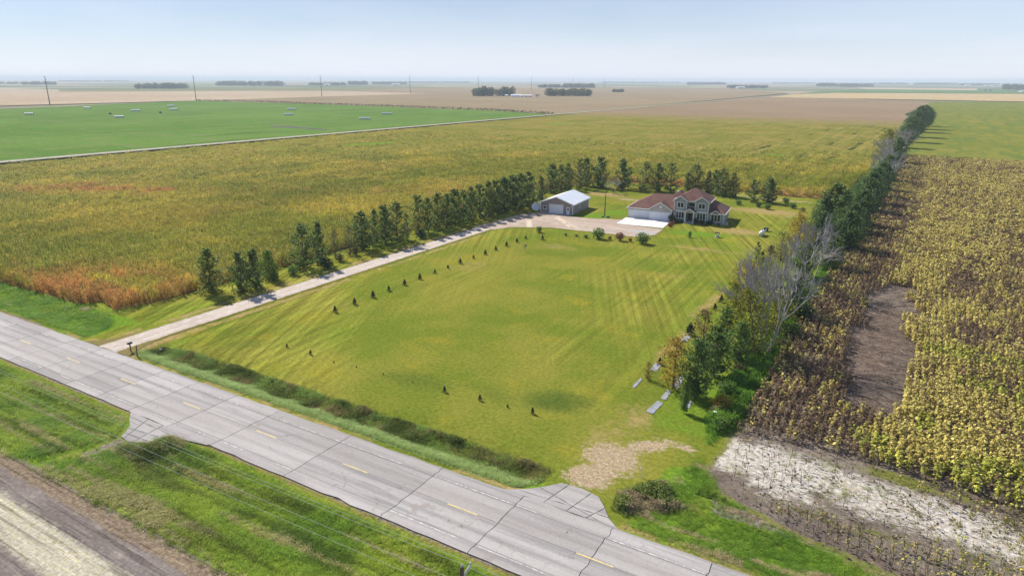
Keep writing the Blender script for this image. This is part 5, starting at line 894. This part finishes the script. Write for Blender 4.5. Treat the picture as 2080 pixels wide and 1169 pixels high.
wm = smooth01((y - 6.9) / .8); isw = nr.random(len(P)) < wm * (.25 + .6 * (vnoise(P, 3.2, 57) > .4)); a = vnoise(P, 2.5, 51); c = np.where(isw[:, None], lerp3((.11, .14, .03), (.25, .20, .08), smooth01((a - .30) * 1.8)), lerp3(np.array((.15, .23, .035)), (.38, .44, .19), np.clip(1.2 - wm, 0, 1) * nr.random(len(P)))); c = c * nr.uniform(.7, 1.3, (len(P), 1)); sc_ = np.where(isw, .22 + .62 * vnoise(P, 1.6, 52) ** 1.6, .55 + .5 * vnoise(P, 1.5, 53)) * np.clip(edist(P, [(-45.2, 6.2), (-44, 5.0), (14.2, 5.1), (16.2, 7.4), (15.9, 9.6), (14, 10.2), (-40, 10.4), (-44, 9.4)]) / .6, .35, 1)
scatter("ditch_weeds", np.column_stack([P, hz(x, y)]), rots(len(P), .2), np.column_stack([sc_] * 3), c, GLn + WD, np.where(isw, 3 + nr.integers(0, 3, len(P)), nr.integers(0, 3, len(P))), "strip of unmown silvery grass and brown weeds in the roadside ditch")
# right verge, hedge floor, weed mound, corn-side verge
def patch(name, n, poly, lo, hi, dry, h0, h1, protos, label, seed, dryc=(.36, .30, .16)):
    q = np.array([(p[0], p[1]) for p in poly]); P = np.column_stack([nr.uniform(q[:, 0].min(), q[:, 0].max(), n), nr.uniform(q[:, 1].min(), q[:, 1].max(), n)]); P = P[inside(P, q)]; P = P[frame_keep(P, 200, 200)]
    c = lerp3(lo, hi, vnoise(P, 3, seed)); d = vnoise(P * (.25, 1), .9, seed + 1) > 1 - dry; c[d] = np.asarray(dryc) * nr.uniform(.7, 1.1, (d.sum(), 1)); c = c * nr.uniform(.7, 1.3, (len(P), 1)); s_ = (h0 + (h1 - h0) * vnoise(P, 1.8, seed + 2)) * np.clip(edist(P, q) / .8, .45, 1)
    scatter(name, np.column_stack([P, hz(P[:, 0], P[:, 1])]), rots(len(P), .18), np.column_stack([s_] * 3), c, protos, nr.integers(0, len(protos), len(P)), label)
patch("right_verge_tufts", 26000, [(24.6, 4.7), (75, 4.7), (75, 8.8), (46, 9.8), (37, 11.4), (31, 13.6), (28.4, 17), (26.8, 20), (25.5, 14), (23.5, 8)], (.085, .18, .018), (.18, .26, .03), .30, .4, 1.0, GS + GLn, "bright tufted grass between the road and the sunflower stalks", 61)
patch("weed_mound", 2600, [p for p in px((1240, 1035), (1252, 1000), (1300, 985), (1350, 978), (1372, 1000), (1415, 1035), (1330, 1040), (1270, 1050))], (.08, .13, .028), (.18, .21, .055), .30, .5, 1.2, GLn + GS + WD, "mound of tall dark weeds and dry grass beside the field entrance", 71, (.34, .27, .16))
patch("hedge_grass", 15000, [p for p in px((1436, 905), (1500, 872), (1560, 790), (1640, 660), (1700, 560), (1672, 540), (1600, 620), (1530, 700), (1460, 790), (1430, 850))], (.07, .17, .02), (.15, .26, .03), .08, .6, 1.5, GLn + WD[:1], "lush tall grass on the shaded ground under the right hedge", 81)
patch("left_verge_tufts", 22000, [(-130, 4.8), (-55.5, 4.8), (-58, 10.5), (-63, 13.5), (-72, 13.2), (-130, 12)], (.10, .21, .02), (.17, .27, .03), .10, .4, .9, GS + GLn, "bright green tufted grass between the road and the corn corner", 91)
patch("field_weeds", 5200, [(28.6, 18), (30.5, 14.2), (37, 11.9), (46, 10.2), (80, 9.4), (80, 21), (53, 24), (44, 25.4), (36, 26), (29, 24.5)], (.13, .17, .03), (.24, .25, .06), .35, .12, .75, GS + GLn, "scattered low weeds and dry tufts on the pale soil near the road", 101, (.42, .36, .24))

# ================================================================== FAR THINGS
M_far = crown_mat("far_leaves", (.035, .06, .026), (.085, .115, .045)); M_far2 = crown_mat("far_autumn_leaves", (.05, .075, .025), (.12, .12, .04))
def grove(u0, u1, vb, vt, label, mat=M_far, depth=.35, seed=1, dens=1.0):
    """a wood seen as one mass: overlapping crowns of leaf clumps"""
    g = np.random.default_rng(seed); a, b_ = at(u0, vb), at(u1, vb); L = (b_ - a).length; H_ = height(a, u0, vt); n = max(3, int(L / (H_ * .55) * 5.0 * dens)); C = []
    fw = Vector((FWD0.x, FWD0.y, 0)); sz = H_ * .085; m_ = MB()
    for k in range(n):
        t_ = g.random(); p = a.lerp(b_, .04 + .92 * t_) + fw * g.uniform(0, min(L * depth, 90)); h = H_ * g.uniform(.62, 1.02); r = H_ * g.uniform(.32, .5)
        m_.tube([p, p + Vector((0, 0, h * .5))], [.35, .2], 4, cap=False)
        d = g.normal(size=(110, 3)); d /= np.linalg.norm(d, axis=1)[:, None]; q = d * (g.random((110, 1)) ** .4) * (r, r, h * .5) + np.array(p) + (0, 0, h * .49); C.append(q)
    V, F = leaves(np.concatenate(C), sz * 1.6, g); m_.I = [0] * len(m_.F); m_.add(V.tolist(), F.tolist(), 1); o = m_.build("grove", [M_bark, mat]); return tag(o, label, None, None, 'stuff')
for k, q_ in enumerate([(265, 378, 180.3, 167, "compact dark wood behind the stubble field at the left"), (430, 572, 174.4, 163, "long low wood right of the compact left one"), (40, 108, 172.5, 164.5, "faint line of trees at the far left horizon"), (622, 700, 173.5, 166.5, "small grove around a white farmhouse on the horizon"), (702, 745, 172.5, 163.5, "rounded grove left of the fourth power pole"), (750, 826, 171.5, 165, "low grove with a white roof left of the fourth pole"),
        (961, 1046, 195.3, 174.5, "large rounded wood left of the white farm sheds"), (1108, 1213, 195.3, 178, "large long wood right of the white farm sheds", M_far2), (1092, 1140, 178.3, 170.5, "small wood behind the white farm sheds"), (1142, 1212, 178.5, 168.5, "wood around the far grain bins"), (1396, 1478, 172.5, 166, "thin line of trees right of the far farm"), (1482, 1566, 179.3, 172, "grove with a white house right of centre on the horizon"), (1664, 1702, 175.8, 167, "rounded dark grove at the end of the track"), (1704, 1776, 176.5, 168.5, "long grove right of the rounded one at the track end"),
        (1860, 1950, 172.5, 167.3, "pale distant grove on the right horizon"), (1955, 2035, 174, 168.5, "low distant grove with white sheds at the right"), (2058, 2150, 182.5, 169.5, "dark grove cut by the right edge of the picture"), (1245, 1268, 187.3, 180, "small clump of bushes right of the long wood"), (1780, 1850, 172, 167.2, "faint far grove on the right horizon"), (820, 960, 168.5, 165, "hazy thin tree line on the horizon left of the farm"), (1215, 1390, 168.5, 165.3, "hazy thin tree line on the horizon right of the farm"), (110, 260, 166, 162.4, "hazy thin tree line at the left horizon"), (-60, 36, 171, 165, "faint trees at the left picture edge"), (1570, 1660, 170, 166.5, "hazy thin tree line above the end of the track")]):
    grove(*q_[:4], q_[4], q_[5] if len(q_) > 5 else M_far, seed=300 + k, dens=1.0 if k < 18 else .5)
for i, u in enumerate((2001, 2011)):
    p = at(u, 186); place(DRK[i], p, height(p, u, 182.4), "field_tree", "%s of two lone trees in the far right field" % ("left" if i == 0 else "right"), "tree", "two lone field trees", 1.2)
# dark grassy bank along the edge of the green field
t = crown_mat("bank_grass", (.05, .07, .025), (.10, .10, .04)); g = np.random.default_rng(5); L_ = px((398, 204.2), (520, 206.5), (640, 211.2), (760, 215), (880, 219.5), (1000, 224.2), (1124, 232)); C = []
for a, b_ in zip(L_, L_[1:]):
    n = int((b_ - a).length * 3); q = np.outer(1 - (k_ := g.random(n)), np.array(a)) + np.outer(k_, np.array(b_)); C.append(q + g.normal(0, 1, (n, 3)) * (1.3, 1.3, 0) + np.column_stack([np.zeros((n, 2)), g.uniform(0, 2.0, n)]))
V, F = leaves(np.concatenate(C), 1.3, g); tag(link("field_bank", finish("field_bank", V, F, t)), "dark weedy bank along the far edge of the green field", kind='stuff')
# rows of wrapped bales
M_wrap = plain("bale_wrap", (.72, .72, .73), .5, .1, .5); M_net = plain("bale_straw", (.22, .17, .11), .9, .2, 1)
bl = [(59, 231.5, 18), (177, 219, 15), (242, 237.5, 20), (276, 224.3, 19), (347.5, 215, 15), (353, 222, 17), (586, 232.5, 20), (593, 221.5, 18), (741, 241, 23), (786, 230.5, 20)]
for i, (u, v, w_) in enumerate(bl):
    a, b_ = at(u - w_ / 2, v + 1.6), at(u + w_ / 2, v + 1.6); Lb = (b_ - a).length; o = empty("bale_row", (a + b_) / 2, YAW + math.radians(3)); tag(o, "white-topped row of bales in the green field, %s from the left" % ORD[i], "bales", "bale rows in the green field")
    nb = max(4, int(Lb / 1.35)); R_ = .95
    for k in range(nb):
        x0 = -Lb / 2 + Lb * k / nb + .02; x1 = x0 + Lb / nb - .04; n = 12; V = []
        for x, r in ((x0, R_ * .86), (x0 + .12, R_), (x1 - .12, R_), (x1, R_ * .86)): V += [(x, r * math.cos(2 * math.pi * j / n), R_ + r * math.sin(2 * math.pi * j / n)) for j in range(n)]
        b = MB(); b.add(V, [(q * n + j, q * n + (j + 1) % n, (q + 1) * n + (j + 1) % n, (q + 1) * n + j) for q in range(3) for j in range(n)], 0); b.add(V, [tuple(range(n))[::-1], tuple(range(3 * n, 4 * n))], 1); b.build("bale", [M_wrap, M_net], o)
for i, (u, v) in enumerate(((224, 231), (326, 228.5))):
    o = empty("field_bin", at(u, v + 1.2), .3); tag(o, "small dark heap in the green field, %s of two" % ("left" if i == 0 else "right"), "heap", "dark heaps in the green field"); b = MB(); b.lathe([(1.5, 0), (1.3, .8), (.8, 1.5), (.2, 1.8), (0, 1.82)], 9); b.build("heap", plain("heap%d" % i, (.05, .045, .04), .95, .3), o)
# dark wet furrow
sheet("wet_furrow", px((548, 254.5), (600, 256.5), (665, 262), (664, 263.6), (600, 259.5), (550, 257)), -.2, 8, plain("wet_soil", (.05, .04, .03), .9, .3, .1), label="dark wet furrow in the green field near the track")
# ---- transmission poles marching to the horizon
M_steel = plain("weathered_steel", (.16, .15, .145), .7, .15, .2)
P0 = at(99, 212); dr = Vector((math.cos(math.radians(93.4)), math.sin(math.radians(93.4)), 0)); P3 = at(834, 190); dr = (P3 - P0).normalized()
for i, (u, tv) in enumerate([(99, 155), (398, 153), (654, 153), (834, 152), (972, 154), (1079, 157), (1163, 158), (1227, 159), (1282, 160), (1331, 161), (1374, 162), (1411, 162), (1444, 162.5)]):
    d = ray(u, 200); d2 = Vector((d.x, d.y)); A_ = np.array([[d2.x, -dr.x], [d2.y, -dr.y]]); k = np.linalg.solve(A_, np.array([P0.x - CAMP.x, P0.y - CAMP.y])); p = Vector((P0.x + dr.x * k[1], P0.y + dr.y * k[1], 0)); h = min(max(height(p, u, tv), 30), 44)
    o = empty("transmission_pole", p, math.atan2(dr.y, dr.x)); tag(o, "tall dark power pole with crossarms, %s from the left along the horizon" % ORD[i], "power pole", "power poles along the horizon"); b = MB(); b.tube([(0, 0, -.4), (0, 0, h)], [.75, .38], 8); b.build("pole", M_steel, o)
    for z, w_, sgn in ((h - 1.5, 2.6, 1), (h - 4.5, 2.8, -1), (h - 7.5, 2.8, 1)):
        b = MB(); b.bar((0, 0, z), (0, sgn * w_, z + .5), .22, .22); ar = b.build("crossarm", M_steel, o); b = MB(); b.lathe([(.08, .4), (.16, .2), (.08, 0), (.16, -.4), (.08, -.8), (0, -.8)], 6, (0, sgn * w_, z)); b.build("insulator", M_steel, ar)
# ---- far farmsteads
M_shed = plain("far_white_wall", (.78, .78, .78), .6, .05, .05); M_bin = plain("far_bin_steel", (.55, .57, .60), .4, .1, .1, metal=.3); M_rf = plain("far_dark_roof", (.13, .12, .12), .8, .1, .1)
def shed(u, v, wpx, hpx, label, dpt=14, roofm=None, arch=False):
    a, b_ = at(u - wpx / 2, v), at(u + wpx / 2, v); Wd = (b_ - a).length; H_ = max(3.5, height(a, u, v - hpx)); o = empty("far_shed", (a + b_) / 2, YAW + rnd.uniform(-.15, .15)); tag(o, label, "shed", "white buildings on the horizon"); b = MB()
    if arch:
        n = 10; V = [(x, math.cos(t_) * dpt / 2, math.sin(t_) * H_) for x in (-Wd / 2, Wd / 2) for t_ in [math.pi * k / n for k in range(n + 1)]]; b.add(V, [(k, k + 1, n + 2 + k, n + 1 + k) for k in range(n)] + [tuple(range(n, -1, -1)), tuple(range(n + 1, 2 * n + 2))]); b.build("shell", M_shed, o, False)
    else:
        b.box(-Wd / 2, Wd / 2, -dpt / 2, dpt / 2, -.4, H_ * .62); b.build("wall", M_shed, o); r = MB(); e = .4
        for s_ in (-1, 1): P = [(-Wd / 2 - e, s_ * (dpt / 2 + e), H_ * .62), (Wd / 2 + e, s_ * (dpt / 2 + e), H_ * .62), (Wd / 2 + e, 0, H_), (-Wd / 2 - e, 0, H_)]; r.slab(P if s_ < 0 else P[::-1], .2)
        r.build("roof", roofm or M_shed, o); d_ = MB(); d_.box(-Wd * .18, Wd * .18, -dpt / 2 - .08, -dpt / 2 - .02, -.3, H_ * .5); d_.build("door", M_rf, o)
shed(1048, 196.2, 20, 4.6, "long white hoop shed between the two large woods", 16, arch=True)
for i, u in enumerate((1060.5, 1069, 1077)): shed(u, 196.6, 7, 4.2, "%s of three small sheds with dark fronts right of the hoop shed" % ORD[i], 8, M_shed)
shed(1091, 195.6, 9, 4.5, "low dark-roofed shed left of the long wood", 8, M_rf); shed(1029, 195.6, 6, 2.2, "tiny white shed under the rounded wood", 6)
for u, v, w_, h_, lb in [(664, 173.8, 13, 3.5, "white farmhouse in a grove left of centre on the horizon"), (804, 172.2, 16, 2.6, "long white roof by the low grove left of the fourth pole"), (1504, 179.6, 16, 3.6, "white house before the grove right of centre"), (1857, 171.8, 9, 2.5, "white house on the right horizon"), (1965, 174.4, 7, 2.5, "left small white shed at the low right grove"), (2005, 175, 9, 2.6, "middle white shed at the low right grove"), (2024, 174.8, 14, 2.4, "right long white shed at the low right grove"), (2077, 186.5, 10, 2.6, "white roof at the right picture edge")]: shed(u, v, w_, h_, lb)
for i, u in enumerate((1141, 1147, 1153, 1159)):
    p = at(u, 178.2); H_ = 11 + 2 * (i % 2); o = empty("grain_bin", p, 0); tag(o, "pale grain bin, %s from the left in the far bin group" % ORD[i], "grain bin", "far grain bins"); b = MB(); b.lathe([(6, -.4), (6, H_), ], 16); b.build("wall", M_bin, o, True); b = MB(); b.lathe([(6.2, H_), (.8, H_ + 3), (0, H_ + 3.2)], 16); b.build("roof", M_shed, o)

# ================================================================== NEAR POWER POLE AND WIRES
ZT = 10.0; pp = at(938, 1150, ZT); pole = empty("utility_pole", (pp.x, pp.y, 0), 0); tag(pole, "wooden utility pole with grey arm at the bottom picture edge", "utility pole")
b = MB(); b.tube([(0, 0, -.2), (0, 0, ZT)], [.17, .11], 10); b.build("pole", M_wood, pole); M_galv = plain("galvanised", (.55, .56, .58), .4, .1, 2, metal=.3)
q = at(955.5, 1146, ZT + .1); aend = Vector((q.x - pp.x, q.y - pp.y, ZT + .05)); b = MB(); b.bar((0, 0, ZT - .75), aend, .09, .11); b.build("arm", M_galv, pole)
for nm, c_ in (("insulator", (aend.x, aend.y, ZT + .08)), ("insulator", (0, 0, ZT)), ("insulator", (-.18, -.1, ZT - 1.1))):
    b = MB(); b.lathe([(.02, -.05), (.05, 0), (.05, .06), (.03, .08), (.05, .11), (.045, .17), (0, .19)], 8, c_); b.build(nm, plain("porcelain", (.5, .5, .5), .3, .05), pole)
M_wire = plain("wire", (.5, .5, .48), .45, .05)
for i, (dx, dy, z, lb) in enumerate([(aend.x, aend.y, ZT + .25, "overhead wire carried by the end of the grey arm"), (0, 0, ZT + .19, "overhead wire carried by the pole top"), (-.18, -.1, ZT - .92, "upper of the two lower overhead wires"), (.0, -.16, ZT - 1.7, "lowest overhead wire on the pole")]):
    b = MB()
    for s_ in (-1, 1):
        Ls = 92; P = []
        for k in range(25): t_ = k / 24; P.append((pp.x + dx + s_ * Ls * t_, pp.y + dy, z - 4 * .9 * t_ * (1 - t_)))
        b.tube(P, .009, 4, cap=False)
    tag(b.build("overhead_wire", M_wire), lb, "wire", "overhead wires along the road")

# ================================================================== HAZE
b = MB(); b.box(-40500, 40500, -40500, 40500, -2.4, 62); t = NT("haze"); vp = t.n("ShaderNodeVolumePrincipled"); vp.inputs['Color'].default_value = (.74, .85, 1.0, 1); vp.inputs['Density'].default_value = .00014; vp.inputs['Anisotropy'].default_value = .0
t.l(vp.outputs[0], t.out.inputs['Volume']); hz_o = b.build("haze", t.m); tag(hz_o, "thin pale air haze over the plain", kind='stuff')
